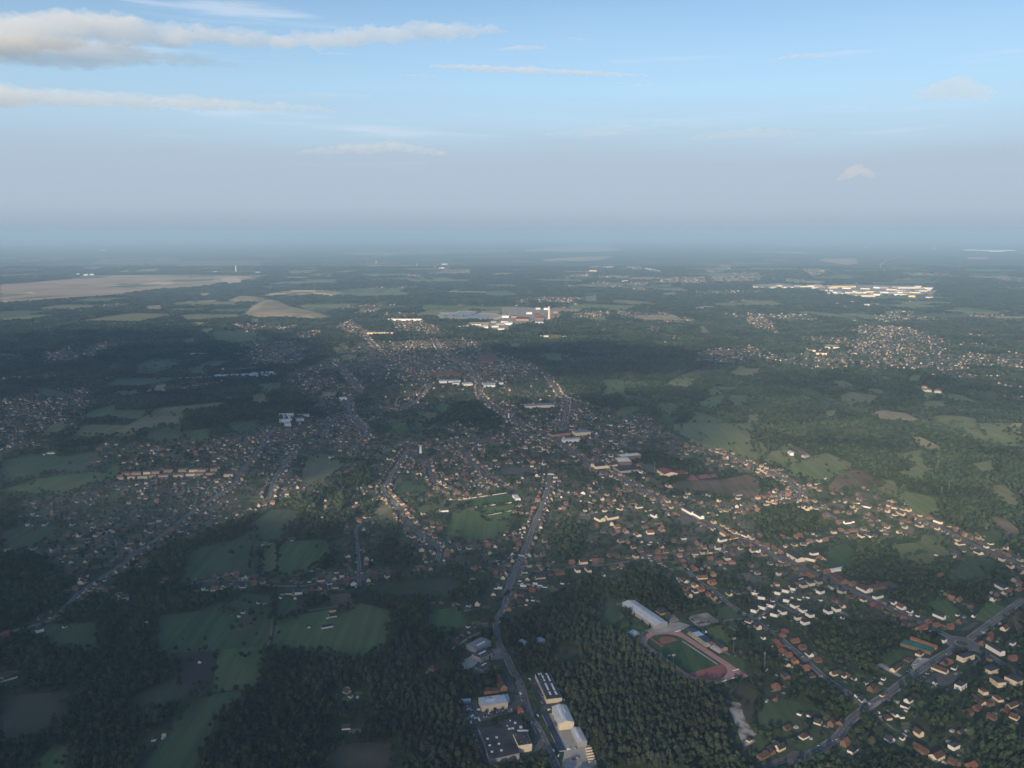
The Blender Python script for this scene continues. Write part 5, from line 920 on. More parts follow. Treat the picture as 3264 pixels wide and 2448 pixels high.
# everything smaller in the picture: one mass of village houses
def house_mass():
    V = []; F = []; C = []; off = 0
    cw = {k: np.array(M_COL[v[0]]) for k, v in WALL.items()}; cr = {k: np.array(M_COL[v[0]]) for k, v in ROOF.items()}; rr = np.random.default_rng(4)
    def emit(me, x, y, ang, col):
        nonlocal off
        if me.name not in _raw:
            v = np.empty(len(me.vertices) * 3); me.vertices.foreach_get('co', v); _raw[me.name] = (v.reshape(-1, 3), [tuple(p.vertices) for p in me.polygons])
        v, f = _raw[me.name]; c, s = math.cos(ang), math.sin(ang)
        V.append(np.stack([v[:, 0] * c - v[:, 1] * s + x, v[:, 0] * s + v[:, 1] * c + y, v[:, 2]], 1)); F.extend([tuple(i + off for i in t) for t in f]); C.extend([col] * len(f)); off += len(v)
    _raw = {}
    for h in HOUSES:
        if id(h) in solo_ids: continue
        x, y, ang, rc, wc, kind, l, w, hw, hr, desc = h; wm, rm = house_meshes(kind, l, w, hw, hr); j = rr.uniform(.45, 1.1)
        emit(wm, x, y, ang, cw[wc] * j); emit(rm, x, y, ang, (cr[rc] if kind != 'flat' else np.array((.05, .05, .06))) * rr.uniform(.7, 1.25))
    me = bpy.data.meshes.new('village_houses'); me.from_pydata(np.concatenate(V), [], F); me.update()
    at = me.attributes.new('tint', 'FLOAT_COLOR', 'FACE'); at.data.foreach_set('color', np.c_[np.array(C), np.ones(len(C))].ravel())
    m = bpy.data.materials.new('village_walls_and_tiles'); m.use_nodes = True; N = m.node_tree.nodes; a = N.new('ShaderNodeAttribute'); a.attribute_name = 'tint'; m.node_tree.links.new(a.outputs[0], N['Principled BSDF'].inputs[0]); N['Principled BSDF'].inputs['Roughness'].default_value = .85
    o = link('village_houses', me); me.materials.append(m)
    tag(o, 'mass of distant houses with red and dark roofs filling the villages', 'houses', kind='stuff')
M_COL = {'white': (.58, .53, .45), 'cream': (.50, .40, .27), 'brick': (.16, .12, .10), 'obrick': (.30, .20, .145), 'red_tile': (.19, .09, .066), 'brown_tile': (.088, .062, .055), 'slate': (.055, .057, .066)}  # white carries a warm tint for low sunlight on distant walls
house_mass()
print('HOUSES', NSURV, len(HOUSES), len(solo))
# pale sheds, terraces and drives between the houses
def clutter():
    mb = MB(); rr = random.Random(9)
    for h in HOUSES:
        x, y, ang = h[0], h[1], h[2]; dd = math.hypot(x, y)
        for k in range(2 if dd < 3200 else 1):
            if rr.random() < .55:
                r = rr.uniform(9, 15); t = rr.uniform(0, 6.28); px, py = x + r * math.cos(t), y + r * math.sin(t); a, b = rr.uniform(1.5, 4), rr.uniform(1.2, 2.4)
                c, s = math.cos(ang), math.sin(ang); mb.prism([(px + u * c - v * s, py + u * s + v * c) for u, v in ((-a, -b), (a, -b), (a, b), (-a, b))], .05, rr.choice([.12, .12, 2.3, 2.6]))
    o = mb.build('garden_sheds', M['clutter']); tag(o, 'scatter of small pale sheds and terraces between the houses', 'sheds', kind='stuff')
M['clutter'] = surf('garden_paving', (0.10, 0.098, 0.095), (0.46, 0.45, 0.44), 0.11, 2, lo=.40, hi=.62)
clutter()
def lawns():
    mb = MB(); rr = random.Random(12)
    for h in HOUSES:
        if math.hypot(h[0], h[1]) > 4500 or rr.random() < .35: continue
        x, y, ang = h[:3]; r = rr.uniform(12, 18); t = rr.uniform(0, 6.28); px, py = x + r * math.cos(t), y + r * math.sin(t); a, b = rr.uniform(4, 10), rr.uniform(3, 7); c, s = math.cos(ang), math.sin(ang)
        if int(cover([px], [py])[0]) not in (TOWN, WOOD): continue
        q = len(mb.v); mb.v += [(px + u * c - v * s, py + u * s + v * c, .052 + .00001 * q / 4) for u, v in ((-a, -b), (a, -b), (a, b), (-a, b))]; mb.f.append((q, q + 1, q + 2, q + 3))
        if py < 5100:
            i, j = int((px - GN.x0) / 4), int((py - GN.y0) / 4)
            if 2 < i < GN.nx - 3 and 3 < j < GN.ny - 3: GN.a[j - 2:j + 1, i - 1:i + 2] = CLEAR
    o = mb.build('garden_lawns', M['lgrass']); tag(o, 'patchwork of small mown lawns between the houses', 'lawns', kind='stuff')
lawns()
for x, y, *_ in HOUSES:
    if y < 5100 :
        i, j = int((x - GN.x0) / 4), int((y - GN.y0) / 4)
        if 8 < i < GN.nx - 9 and 9 < j < GN.ny - 9:
            g_ = GN.a[j - 8:j + 6, i - 6:i + 7]; g_[g_ == WOOD] = TOWN
            GN.a[j - 5:j + 3, i - 2:i + 3] = CLEAR
# ------------------------------------------------------------------ trees
def ico(sub):
    bm = bmesh.new(); bmesh.ops.create_icosphere(bm, subdivisions=sub, radius=1); v = np.array([x.co[:] for x in bm.verts]); f = [tuple(x.index for x in p.verts) for p in bm.faces]; bm.free(); return v, f
I1, I2 = ico(1), ico(2)
def crown_mesh(name, kind, seed):
    R = random.Random(seed); V = []; F = []
    def lump(c, r, sub, jag):
        v, f = (I1, I2)[sub - 1]; b = len(V); o = Vector((R.uniform(0, 50), R.uniform(0, 50), R.uniform(0, 50)))
        for p in v:
            k = 1 + jag * noise.noise(Vector(p) * 2.1 + o) + R.uniform(-.1, .1); V.append((c[0] + p[0] * r[0] * k, c[1] + p[1] * r[1] * k, c[2] + p[2] * r[2] * k))
        F.extend([tuple(i + b for i in t) for t in f])
    def leaves(c, r, n, s):
        for _ in range(n):
            d = Vector((R.gauss(0, 1), R.gauss(0, 1), R.gauss(.25, 1))).normalized(); p = Vector((c[0] + d.x * r[0], c[1] + d.y * r[1], c[2] + d.z * r[2])) * 1.0
            u = Vector((R.gauss(0, 1), R.gauss(0, 1), R.gauss(0, 1))).normalized() * s; w = u.orthogonal().normalized() * s * R.uniform(.5, 1); b = len(V)
            V.extend([tuple(p - u), tuple(p + w), tuple(p + u), tuple(p - w)]); F.append((b, b + 1, b + 2, b + 3))
    if kind == 'broad':                       # about 14 m tall, 10 m wide
        n = R.randint(6, 8); lump((0, 0, 8.6), (3.3, 3.3, 3.6), 1, .35); leaves((0, 0, 8.6), (3.9, 3.9, 4.2), 26, .8)
        for i in range(n):
            a = i * 6.283 / n + R.uniform(-.3, .3); rr = R.uniform(2.2, 3.3); z = R.uniform(5.5, 10.5); s = R.uniform(1.5, 2.3)
            lump((rr * math.cos(a), rr * math.sin(a), z), (s, s, s * .9), 1, .4); leaves((rr * math.cos(a), rr * math.sin(a), z), (s * 1.15, s * 1.15, s), 12, .6)
    else:                                     # pine, about 17 m tall, 6.5 m wide
        for i, (z, r) in enumerate([(6.6, 2.6), (8.4, 3.4), (10.4, 3.5), (12.2, 2.7), (13.6, 1.6)]):
            for j in range(3 if r > 1.5 else 1):
                a = j * 2.1 + i * .8 + R.uniform(-.4, .4); q = r * .48 if r > 1.5 else 0; s = r * R.uniform(.5, .82); c = (q * math.cos(a), q * math.sin(a), z + R.uniform(-.4, .4))
                lump(c, (s, s, s * .75), 1, .4); leaves(c, (s * 1.2, s * 1.2, s * .9), 7, .5)
    return pyd(name, V, F)
def trunk_mesh(name, kind, seed):
    R = random.Random(seed); m = MB()
    if kind == 'broad':
        m.tube(0, 0, -.3, 6.0, .38, .24, 6)
        for i in range(4): a = i * 1.57 + R.uniform(-.4, .4); m.bar((0, 0, 4.2), (2.0 * math.cos(a), 2.0 * math.sin(a), 8.0), .13)
    else:
        m.tube(0, 0, -.3, 13.0, .28, .07, 6)
        for i in range(5): a = i * 1.25; z = 7 + i * 1.5; m.bar((0, 0, z), (1.7 * math.cos(a), 1.7 * math.sin(a), z + .7), .07)
    return m.mesh(name)
NV = 5
CR = {k: [crown_mesh('crown', k, 20 + i) for i in range(NV)] for k in ('broad', 'pine')}; TK = {k: [trunk_mesh('trunk', k, 40 + i) for i in range(2)] for k in ('broad', 'pine')}
for k in CR:
    for me in CR[k]: me.materials.append(M['leaf' if k == 'broad' else 'needle'])
    for me in TK[k]: me.materials.append(M['bark'])
PROTO = {k: [bpy.data.objects.new('tree_form', me) for me in CR[k]] for k in CR}
def jitter_grid(y0, y1, step, margin=120):
    hw = 0.62 * y1 + margin; xs = np.arange(-hw, hw, step); ys = np.arange(y0, y1, step); X, Y = np.meshgrid(xs, ys); X = X.ravel() + rng.uniform(-.48, .48, X.size) * step; Y = Y.ravel() + rng.uniform(-.48, .48, Y.size) * step
    k = np.abs(X) < 0.62 * Y + margin; return X[k], Y[k]
def vnoise(x, y, s, o=0.0):
    return np.array([noise.noise(Vector((a * s + o, b * s - o, 0.3))) for a, b in zip(x, y)])
TREES = {'pine': [], 'broad': []}       # arrays x y sx sz
PINES = [PL('A', [(560, 480), (700, 430), (1000, 250), (1500, 250), (1665, 330), (1900, 700), (2240, 930), (2500, 1000), (2720, 1200), (2800, 1500), (2760, 1680), (1420, 1680), (1330, 1420), (1120, 1090), (960, 780), (740, 800)]),
         PL('E', [(650, 900), (1000, 640), (1400, 560), (1700, 560), (1900, 700), (1860, 1000), (1900, 1150), (2100, 1660), (1450, 1680), (1450, 1150), (1000, 1100), (600, 1100)]), PL('A', [(0, 1000), (190, 1030), (200, 1290), (290, 1330), (400, 1670), (0, 1670)]),
         PL('E', [(1040, 130), (1400, 60), (1650, 60), (1700, 230), (1400, 270), (1060, 290)]), PL('Q', [(0, 0), (1500, 0), (1500, 100), (900, 180), (0, 180)])]
GP = Grid(-3600, 3600, 650, 5200, 8.0)
for p in PINES: GP.poly(p, 1)
def thin(x, y, keep): k = rng.random(len(x)) < keep; return x[k], y[k]
for (y0, y1, step, sx, sz) in ((760, 1500, 6.0, .72, .92), (1500, 2400, 8.2, .95, 1.0), (2400, 4000, 11.5, 1.25, 1.0), (4000, 6500, 18.0, 1.9, 1.02), (6500, 10000, 32.0, 3.3, 1.05), (10000, 17000, 62.0, 6.0, 1.1)):
    x, y = jitter_grid(y0, y1, step, 150); cv = cover(x, y); n1 = vnoise(x, y, 1 / 140.0); 
    keep = ((cv == WOOD) & (n1 > -.5) & (rng.random(len(x)) < .93)) | ((cv == TOWN) & (rng.random(len(x)) < (.34 if y0 < 2400 else .42 if y0 < 4000 else .22))) | ((cv == FIELD) & (y < 5000) & (rng.random(len(x)) < .005 * step / 8))
    x, y, cv = x[keep], y[keep], cv[keep]; pine = ((GP.get(x, y) == 1) & (rng.random(len(x)) < .9) | (rng.random(len(x)) < .12)) & (cv == WOOD); n2 = vnoise(x, y, 1 / 60.0, 5.0); r = rng.uniform(.64, 1.34, len(x)) * (1 + .22 * n2) * np.where(cv == TOWN, .72, 1.0)
    for k, msk in (('pine', pine), ('broad', ~pine)):
        TREES[k].append(np.stack([x[msk], y[msk], sx * r[msk] * (1.12 if k == 'pine' else 1.0), sz * r[msk]], 1))
# hedgerow trees along field edges
hx = []
for poly, key in FIELDS:
    if np.hypot(*poly.mean(0)) > 7000 or key in ('water', 'concrete', 'gravel', 'sand', 'pavement', 'bright_sand', 'track_infill'): continue
    q = smooth(poly); q = np.vstack([q, q[:1]])
    for a, b in zip(q[:-1], q[1:]):
        l = np.linalg.norm(b - a); st = 7 if a[1] < 2400 else 12
        for t in np.arange(0, l, st):
            if random.random() < .45 + .3 * noise.noise(Vector((*(a * .01), 2.0))):
                p = a + (b - a) * t / l + np.array((random.gauss(0, 3), random.gauss(0, 3))); s = random.uniform(.5, .95) * (1 if a[1] < 2400 else 1.3); hx.append((p[0], p[1], s, min(s, 1.0)))
hx = np.array(hx); cvh = cover(hx[:, 0], hx[:, 1]); TREES['broad'].append(hx[cvh != CLEAR])
T = {k: np.concatenate(v) for k, v in TREES.items()}
# the 300 that show largest stand as single trees
WOODS = [('pine', 'pine_tree', 'pine tree'), ('broad', 'broadleaf_tree', 'broadleaf tree')]
cand = []
for k in T:
    for i, (x, y, sx, sz) in enumerate(T[k]):
        if y < 1050 and inframe(x, y, 12) and abs(x) < .59 * y: cand.append((x * x + y * y, k, i))
cand.sort(); pick = cand[:300]; drop = {'pine': set(), 'broad': set()}
MARKS = [('beside the factory yard', P('A', 500, 1500)), ('beside the concrete yard and precast panels', P('A', 1350, 1560)), ('at the sand clearing', P('B', 1300, 1300)), ('among the southern houses', P('C', 1500, 1400)),
         ('beside the bottom meadow', P('o', 360, 1620)), ('around the brown heath clearing', P('o', 780, 1630)), ('in the dark western wood', P('o', 90, 1600)), ('at the foot of the roundabout road', P('C', 450, 1440)), ('in the middle of the large pine wood', P('B', 500, 1400)), ('west of the factory', P('A', 150, 1500)), ('between meadow and heath clearing', P('o', 560, 1620))]
for d, k, i in pick:
    drop[k].add(i); x, y, sx, sz = T[k][i]; mk = min(MARKS, key=lambda m: np.hypot(m[1][0] - x, m[1][1] - y))[0]
    nm = 'pine_tree' if k == 'pine' else 'broadleaf_tree'; t = empty(nm, x, y, 0, random.uniform(0, 6.28)); t.scale = (sx, sx, sz)
    lab = ('tall ' if sz > 1.08 else 'small ' if sz < .9 else 'middle sized ') + ('dark green pine tree ' if k == 'pine' else 'round crowned green tree ') + mk; tag(t, lab, 'tree', 'trees: ' + lab)
    c = bpy.data.objects.new('crown', CR[k][i % NV]); c.parent = t; COL.objects.link(c); c = bpy.data.objects.new('trunk', TK[k][i % 2]); c.parent = t; COL.objects.link(c)
def scatter(name, pts, protos, label):
    me = bpy.data.meshes.new(name); n = len(pts); me.vertices.add(n); co = np.zeros((n, 3)); co[:, :2] = pts[:, :2]; co[:, 2] = -.2; me.vertices.foreach_set('co', co.ravel())
    a = me.attributes.new('size', 'FLOAT_VECTOR', 'POINT'); a.data.foreach_set('vector', np.stack([pts[:, 2], pts[:, 2], pts[:, 3]], 1).ravel())
    a = me.attributes.new('turn', 'FLOAT_VECTOR', 'POINT'); tv = np.zeros((n, 3)); tv[:, 2] = rng.uniform(0, 6.28, n); a.data.foreach_set('vector', tv.ravel())
    a = me.attributes.new('form', 'INT', 'POINT'); a.data.foreach_set('value', rng.integers(0, len(protos), n).astype(np.int32))
    me.update(); o = link(name, me); tag(o, label, 'woodland', kind='stuff')
    ng = bpy.data.node_groups.new('scatter', 'GeometryNodeTree'); ng.interface.new_socket('Geometry', in_out='INPUT', socket_type='NodeSocketGeometry'); ng.interface.new_socket('Geometry', in_out='OUTPUT', socket_type='NodeSocketGeometry')
    N, L = ng.nodes, ng.links; gi = N.new('NodeGroupInput'); go = N.new('NodeGroupOutput'); ip = N.new('GeometryNodeInstanceOnPoints'); g2 = N.new('GeometryNodeGeometryToInstance')
    for p in protos[::-1]:
        oi = N.new('GeometryNodeObjectInfo'); oi.inputs['Object'].default_value = p; L.new(oi.outputs['Geometry'], g2.inputs[0])
    L.new(gi.outputs[0], ip.inputs['Points']); L.new(g2.outputs[0], ip.inputs['Instance']); ip.inputs['Pick Instance'].default_value = True
    def attr(nm, typ):
        n = N.new('GeometryNodeInputNamedAttribute'); n.data_type = typ; n.inputs[0].default_value = nm; return n.outputs[0]
    L.new(attr('size', 'FLOAT_VECTOR'), ip.inputs['Scale']); L.new(attr('form', 'INT'), ip.inputs['Instance Index'])
    e = N.new('FunctionNodeEulerToRotation'); L.new(attr('turn', 'FLOAT_VECTOR'), e.inputs[0]); L.new(e.outputs[0], ip.inputs['Rotation']); L.new(ip.outputs[0], go.inputs[0])
    md = o.modifiers.new('scatter', 'NODES'); md.node_group = ng; return o
def mass(k): return np.delete(T[k], sorted(drop[k]), 0)
scatter('pine_wood', mass('pine'), PROTO['pine'], 'dense dark pine wood reading as one mass'); scatter('broadleaf_wood', mass('broad'), PROTO['broad'], 'mixed broadleaf woods hedges and garden trees across the plain')
print('TREES', {k: len(v) for k, v in T.items()})

# ------------------------------------------------------------------ spoil heap: grassy mound beyond the villages
def mound(fr, pts, h, mat):
    c = smooth(PL(fr, pts), 2); ctr = c.mean(0); rings = 9; V = []; F = []; n = len(c)
    for r in range(rings):
        t = r / (rings - 1); z = h * (1 - (1 - t) ** 1.7); s = 1 - t * .40
        for p in c:
            q = ctr + (p - ctr) * s; V.append((q[0], q[1], .5 + z * (1 + .18 * noise.noise(Vector((q[0] * .006, q[1] * .006, 1.0))))))
    for r in range(rings - 1): F += [(r * n + i, r * n + (i + 1) % n, (r + 1) * n + (i + 1) % n, (r + 1) * n + i) for i in range(n)]
    F.append(tuple((rings - 1) * n + i for i in range(n))); o = link('spoil_heap', pyd('spoil_heap', V, F, True), None, M[mat]); o['kind'] = 'structure'
for fr, pts, h in MOUNDS: mound(fr, pts, h, 'spoil')
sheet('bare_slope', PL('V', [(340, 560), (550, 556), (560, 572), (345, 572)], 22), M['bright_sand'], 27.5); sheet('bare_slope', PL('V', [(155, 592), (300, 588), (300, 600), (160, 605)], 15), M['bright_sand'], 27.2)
# ------------------------------------------------------------------ cars and vans
def car_parts():
    b = MB().box(-2.15, 2.15, -.88, .88, .3, .85); b.v[-4:] = [(x * .97, y * .95, z) for x, y, z in b.v[-4:]]
    c = MB().prism([(-1.7, -.82), (1.0, -.82), (1.0, .82), (-1.7, .82)], .85, 1.45, [(-1.2, -.65), (.45, -.65), (.45, .65), (-1.2, .65)]); w = MB()
    v = []
    for k in range(10): v.append((.34 * math.cos(k * .6283), .34 * math.sin(k * .6283)))
    w.v = [(x, -.12, z) for x, z in v] + [(x, .12, z) for x, z in v]; w.f = [tuple(range(10)), tuple(range(19, 9, -1))] + [(i, (i + 1) % 10, 10 + (i + 1) % 10, 10 + i) for i in range(10)]
    return b.mesh('body'), c.mesh('cabin'), w.mesh('wheel')
CB, CC, CW = car_parts(); CNAME = ['white', 'black', 'grey', 'red', 'blue']
def car(p, ang, ci, where, van=False):
    t = empty('van' if van else 'parked_car', p[0], p[1], .42, ang); lab = f"{CNAME[ci]} {'van' if van else 'car'} {where}"; tag(t, lab, 'van' if van else 'car', 'vehicles: ' + lab)
    link('body', CB, t, M['car%d' % ci]); c = link('cabin', CC, t, M['car%d' % ci] if van else M['dark_glass'])
    if van: t.scale = (1.3, 1.15, 1.0); c.scale = (1.25, 1.05, 2.6); c.location = (-.2, 0, -1.4)
    for x in (-1.35, 1.35):
        for y in (-.84, .84): w = link('wheel', CW, t, M['tyre']); w.location = (x, y, .34)
RC = random.Random(21)
for x, y in [(820, 325), (845, 345), (850, 352), (860, 358), (885, 335), (890, 385), (905, 388), (915, 380), (930, 370), (935, 380), (948, 378), (955, 372), (930, 388), (985, 375), (998, 370), (1005, 372), (870, 340)]: car(P('B', x, y), RC.choice([.6, 2.2]), RC.choice([1, 1, 2, 4]), 'parked on the pale sand car park behind the grandstand')
for k in range(9): car(P('A', 308 + k * 8, 1378 + k * 22), .9, 0 if k % 4 else 2, 'in the row along the factory wall beside the pines', True)
for k in range(75):
    if k % 3 == 0: x, y = RC.uniform(205, 300), RC.uniform(1080, 1285)
    else: x = RC.uniform(320, 655); y = RC.uniform(1128 + max(0, x - 560) * .1, 1250 - (x - 320) * .28)
    ci = RC.choice([0, 0, 0, 0, 2, 2, 1, 4, 3]); v = RC.random() < .4
    car(P('A', x, y), RC.uniform(0, 6.28), ci, 'on the strip along the pines of the car yard' if k % 3 == 0 else 'on the crowded car yard below the cream warehouse', v)
for x, y in [(800, 880), (850, 915), (880, 985), (900, 1010), (905, 1025), (910, 1085), (1050, 965), (1070, 970), (1100, 1065)]: car(P('A', x, y), RC.choice([.5, 2.0]), RC.choice([0, 0, 2]), 'parked beside the black roofed warehouse at the pine wood', RC.random() < .3)
for x, y, v in [(655, 880, 1), (718, 1005, 1), (730, 1065, 0), (870, 1200, 1), (1010, 1510, 1), (810, 1262, 1), (535, 380, 1), (890, 1330, 0)]: car(P('A', x, y), 1.9, 0, 'driving along the road past the warehouses', bool(v))
for x, y in [(975, 1150), (1060, 1555), (1180, 1585), (1215, 1580), (1200, 1490), (1150, 1500)]: car(P('A', x, y), RC.uniform(0, 3), RC.choice([0, 2, 3]), 'standing on the concrete precast yard', True)
for x, y in [(1290, 660), (1320, 690), (1345, 670), (1300, 705), (1370, 780), (1400, 790), (1420, 765), (1370, 825), (1355, 855), (1480, 800), (1120, 1130), (1090, 1120), (1060, 1115), (1025, 1085), (1260, 745)]: car(P('C', x, y), RC.uniform(0, 3), RC.choice([0, 0, 1, 2]), 'parked beside the road through the roundabout', RC.random() < .2)
for x, y in [(300, 550), (400, 622), (120, 370), (160, 160), (780, 920), (540, 1350), (890, 1115), (1100, 960), (1290, 730), (1560, 580), (1740, 470), (1330, 345), (1200, 282), (900, 140)]: car(P('C', x, y), near_road(*P('C', x, y))[1], RC.choice([0, 0, 1, 2, 3]), 'driving on a street near the roundabout')
for name, desc, q, w, mat, side in ROADS:
    if mat != 'asphalt' or np.linalg.norm(q, axis=1).min() > 1700 or w < 6: continue
    seg = np.linalg.norm(np.diff(q, axis=0), axis=1); s_ = np.r_[0, np.cumsum(seg)]; t = RC.uniform(5, 40)
    while t < s_[-1] - 5:
        c = np.array([np.interp(t, s_, q[:, 0]), np.interp(t, s_, q[:, 1])]); e = np.array([np.interp(t + 3, s_, q[:, 0]), np.interp(t + 3, s_, q[:, 1])]); d = (e - c) / 3.0; sg = RC.choice([-1, 1])
        if np.hypot(*c) < 1700 and inframe(*c): car(c + np.array((-d[1], d[0])) * sg * w * .26, math.atan2(d[1], d[0]) + (math.pi if sg > 0 else 0), RC.choice([0, 0, 1, 2, 2, 3, 4]), 'driving along ' + desc, RC.random() < .15)
        t += RC.uniform(18, 95)
# ------------------------------------------------------------------ haze
def haze():
    m = bpy.data.materials.new('haze_air'); m.use_nodes = True; N = m.node_tree.nodes; N.clear(); v = N.new('ShaderNodeVolumePrincipled'); o = N.new('ShaderNodeOutputMaterial'); m.node_tree.links.new(v.outputs[0], o.inputs['Volume'])
    v.inputs['Color'].default_value = (*HAZE_COL, 1); v.inputs['Density'].default_value = HAZE_D; v.inputs['Anisotropy'].default_value = HAZE_G
    h = MB().box(-170000, 170000, -70000, 190000, -1.5, 700).build('haze', m); h['kind'] = 'stuff'; tag(h, 'pale blue haze lying over the whole plain', 'haze')
HAZE_COL = (0.425, 0.655, 0.895); HAZE_D = 4.9e-5; HAZE_G = 0.0
haze()
# ------------------------------------------------------------------ clouds behind the camera that shade the near plain
def shade_cloud(gx, gy, rx, ry, dens, seed, alt=1700.0):
    k = alt / SUN.z; cx, cy_ = gx + SUN.x * k, gy + SUN.y * k; R = random.Random(seed); v, f = ico(4) if False else I3
    V = []
    for p in v:
        n = 1 + .45 * noise.noise(Vector(p) * 1.6 + Vector((seed * 3.1, 0, 0))) + .2 * noise.noise(Vector(p) * 4 + Vector((0, seed * 1.7, 0))); V.append((p[0] * rx * n, p[1] * ry * n, p[2] * (190 if p[2] > 0 else 60) * n))
    o = link('cloud', pyd('cloud', V, f, True)); o.location = (cx, cy_, alt); m = bpy.data.materials.new('cloud_vapour'); m.use_nodes = True; N = m.node_tree.nodes; N.clear(); vs = N.new('ShaderNodeVolumePrincipled'); ou = N.new('ShaderNodeOutputMaterial'); m.node_tree.links.new(vs.outputs[0], ou.inputs['Volume']); vs.inputs['Color'].default_value = (.98, .98, .98, 1); vs.inputs['Density'].default_value = dens; vs.inputs['Anisotropy'].default_value = .5
    o.data.materials.append(m); return o
I3 = ico(4)

CLOUDS = [(-2000, 2900, 1600, 2000, 2.6e-3, 1), (150, 4200, 1250, 600, 3.2e-3, 2), (350, 1180, 1500, 480, 1.7e-3, 3), (1500, 3350, 900, 380, 1.3e-3, 4), (-2600, 4800, 1700, 650, 1.8e-3, 5), (-1000, 1000, 950, 800, 4.5e-3, 6), (-50, 2600, 850, 620, 2.4e-3, 7)]
for gx, gy, rx, ry, dn, sd in CLOUDS:
    tag(shade_cloud(gx, gy, rx, ry, dn, sd), 'broad grey cloud drifting high up and shading the near plain', 'cloud', 'clouds overhead')
# ------------------------------------------------------------------ clouds in view: vapour bodies far beyond the plain
def sky_dir(px, py):
    u, v = (px * 1.4756 - 1632) / FPX, (py * 1.4756 - 1224) / FPX
    return Vector((u, CP - v * SP, -SP - v * CP)).normalized()
def sky_cloud(spine, dist, dens, label, group=None, seed=1, voxel=None, flat=.42, col=(.91, .955, 1.0)):
    """spine: points (x, y, half height) in overview pixels, at distance dist; lobes are fused to one body"""
    R = random.Random(seed); pts = []
    for (x0, y0, r0), (x1, y1, r1) in zip(spine[:-1], spine[1:]):
        n = max(2, int(abs(x1 - x0) / max(4, (r0 + r1) * .42)))
        for k in range(n): t = k / n; pts.append((x0 + (x1 - x0) * t, y0 + (y1 - y0) * t, r0 + (r1 - r0) * t))
    V = []; F = []; v, f = I1b; mpp = dist * 1.4756 / FPX; c0 = Vector((0, 0, CAM_H)) + sky_dir(*spine[len(spine) // 2][:2]) * dist
    for x, y, r in pts:
        for j in range(3):
            c = Vector((0, 0, CAM_H)) + sky_dir(x + R.uniform(-.6, .6) * r, y + R.uniform(-.45, .35) * r) * (dist + R.uniform(-1.2, 1.2) * r * mpp) - c0
            s = r * mpp * R.uniform(.35, .9); b = len(V); o = Vector((R.uniform(0, 90), 0, seed))
            for p in v:
                k = 1 + .35 * noise.noise(Vector(p) * 1.7 + o); V.append((c.x + p[0] * s * 1.9 * k, c.y + p[1] * s * 1.5 * k, c.z + p[2] * s * flat * 1.5 * k))
            F.extend([tuple(i + b for i in t) for t in f])
    tmp = link('cloud', pyd('cloud', V, F)); tmp.location = c0
    rm = tmp.modifiers.new('fuse', 'REMESH'); rm.mode = 'VOXEL'; rm.voxel_size = voxel or max(40.0, sum(r for *_, r in spine) / len(spine) * mpp * .13); rm.use_smooth_shade = True
    dg = bpy.context.evaluated_depsgraph_get(); me = bpy.data.meshes.new_from_object(tmp.evaluated_get(dg)); tmp.modifiers.clear(); tmp.data = me
    rr_ = sum(p[2] for p in spine) / len(spine) * mpp; nv = len(me.vertices); co = np.empty(nv * 3); me.vertices.foreach_get('co', co); co = co.reshape(-1, 3); no = np.empty(nv * 3); me.vertices.foreach_get('normal', no); no = no.reshape(-1, 3)
    for k in range(nv):
        p = Vector(co[k]) / rr_; a_ = .30 * noise.noise(Vector((p.x * .9, p.y * .9, p.z * 2.2))) + .17 * noise.noise(p * 2.7) + .10 * noise.noise(p * 6.0)
        co[k] += no[k] * a_ * rr_
    me.vertices.foreach_set('co', co.ravel()); me.update()
    m = bpy.data.materials.new('cloud_vapour'); m.use_nodes = True; N = m.node_tree.nodes; N.clear(); vs = N.new('ShaderNodeVolumePrincipled'); ou = N.new('ShaderNodeOutputMaterial'); m.node_tree.links.new(vs.outputs[0], ou.inputs['Volume'])
    vs.inputs['Color'].default_value = (*col, 1); vs.inputs['Density'].default_value = dens; vs.inputs['Anisotropy'].default_value = 0.0
    me.materials.clear(); me.materials.append(m); tag(tmp, label, 'cloud', group); return tmp
I1b = ico(3)
sky_cloud([(-120, 70, 40), (0, 75, 42), (120, 62, 40), (220, 70, 40), (340, 78, 30), (480, 80, 22), (600, 88, 20), (720, 88, 20), (800, 80, 22), (900, 66, 24), (1000, 66, 18), (1090, 62, 9)], 26000, 7e-4, 'long grey and white cloud bank stretching across the upper sky', seed=3)
sky_cloud([(-120, 108, 36), (40, 112, 36), (180, 116, 32), (300, 122, 24), (400, 130, 17), (480, 138, 9), (530, 146, 5)], 27000, 4.5e-4, 'grey lower cloud layer hanging beneath the long cloud bank', seed=4)
sky_cloud([(-120, 204, 36), (30, 204, 30), (140, 212, 26), (280, 218, 22), (420, 222, 20), (560, 230, 15), (720, 240, 8)], 38000, 4e-4, 'white cloud edge rising from the haze below the long bank', seed=5)
sky_cloud([(930, 142, 5), (1020, 146, 9), (1130, 152, 10), (1260, 158, 8), (1400, 164, 4)], 34000, 1.0e-3, 'thin white streak cloud in the middle of the sky', seed=6)
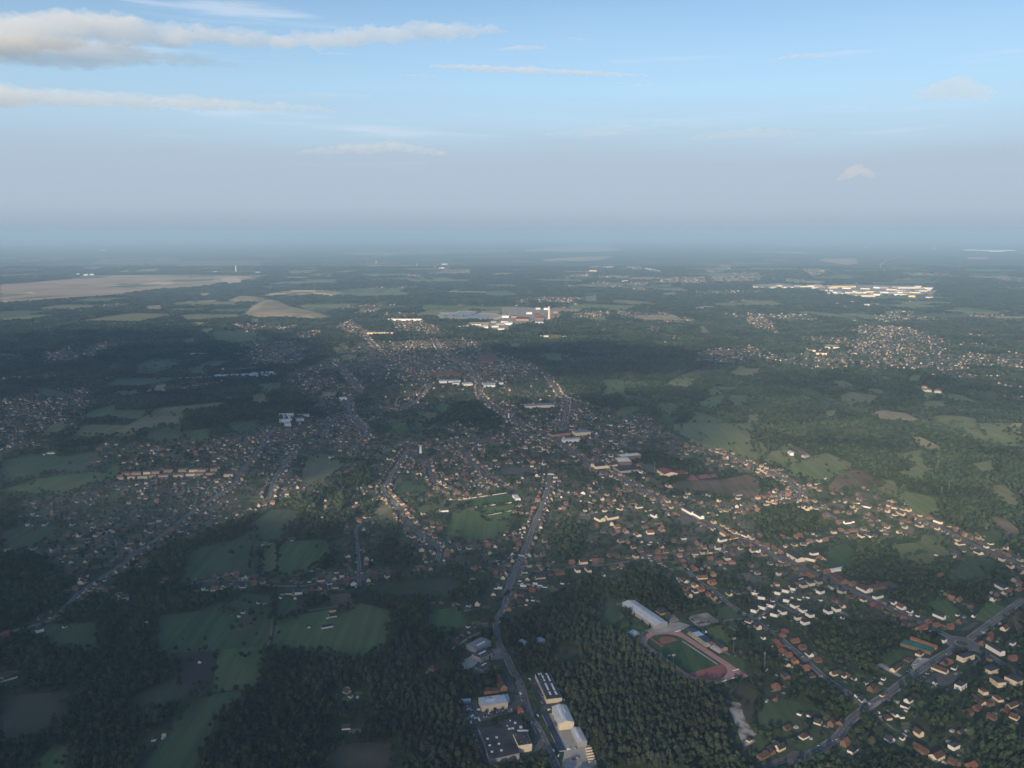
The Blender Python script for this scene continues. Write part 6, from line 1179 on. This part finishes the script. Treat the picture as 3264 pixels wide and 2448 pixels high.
sky_cloud([(1075, 108, 4), (1120, 104, 7), (1180, 103, 5)], 30000, 1.1e-3, 'small white cloud wisp right of the long cloud bank', seed=7)
sky_cloud([(1660, 132, 3), (1720, 120, 6), (1780, 122, 5)], 32000, 1.0e-3, 'faint small wisp alone in the blue right hand sky', seed=8)
sky_cloud([(1812, 388, 4), (1826, 384, 7), (1840, 374, 11), (1852, 362, 10), (1864, 370, 10), (1876, 380, 7), (1888, 386, 4)], 45000, 4.5e-4, 'small pink lit cumulus glowing low in the haze', seed=9, flat=.7, col=(.99, .95, .93))
sky_cloud([(640, 330, 6), (760, 322, 14), (860, 318, 16), (960, 332, 8)], 48000, 3.2e-4, 'pale swelling cloud top dissolving into the haze bank', seed=10)
sky_cloud([(1990, 205, 10), (2070, 190, 16), (2140, 205, 10)], 40000, 3.6e-4, 'pale rounded cloud top rising from the haze on the clear side', seed=11, flat=.9)
sky_cloud([(490, 6, 5), (530, 14, 8), (580, 24, 4)], 24000, 6e-4, 'tiny white wisp above the long cloud bank', seed=12)

for sp, dn, lb, sd in [([(860, 162, 3), (905, 164, 5), (950, 166, 3)], 8e-4, 'short wisp left of the long streak cloud', 13), ([(690, 116, 3), (725, 115, 4), (765, 119, 2)], 8e-4, 'tiny wisp just under the end of the cloud bank', 14), ([(1225, 82, 3), (1250, 85, 4), (1275, 86, 2)], 8e-4, 'tiny wisp high above the streak cloud', 15),
        ([(1330, 180, 3), (1390, 184, 5), (1440, 188, 3)], 5e-4, 'pinkish wisp under the tail of the streak cloud', 16), ([(1180, 290, 6), (1290, 282, 10), (1420, 276, 6)], 2.6e-4, 'faint veil of cloud over the haze bank in the middle', 17), ([(1500, 300, 8), (1620, 285, 14), (1760, 292, 9)], 2.2e-4, 'faint swelling veil over the haze bank below the blue', 18),
        ([(560, 206, 5), (680, 204, 7), (800, 208, 4)], 3e-4, 'faint streak above the white cloud edge', 19), ([(1780, 232, 3), (1820, 230, 5), (1870, 233, 3)], 5e-4, 'small faint wisp below the lone wisp of the blue sky', 20)]:
    sky_cloud(sp, 36000, dn, lb, seed=sd)
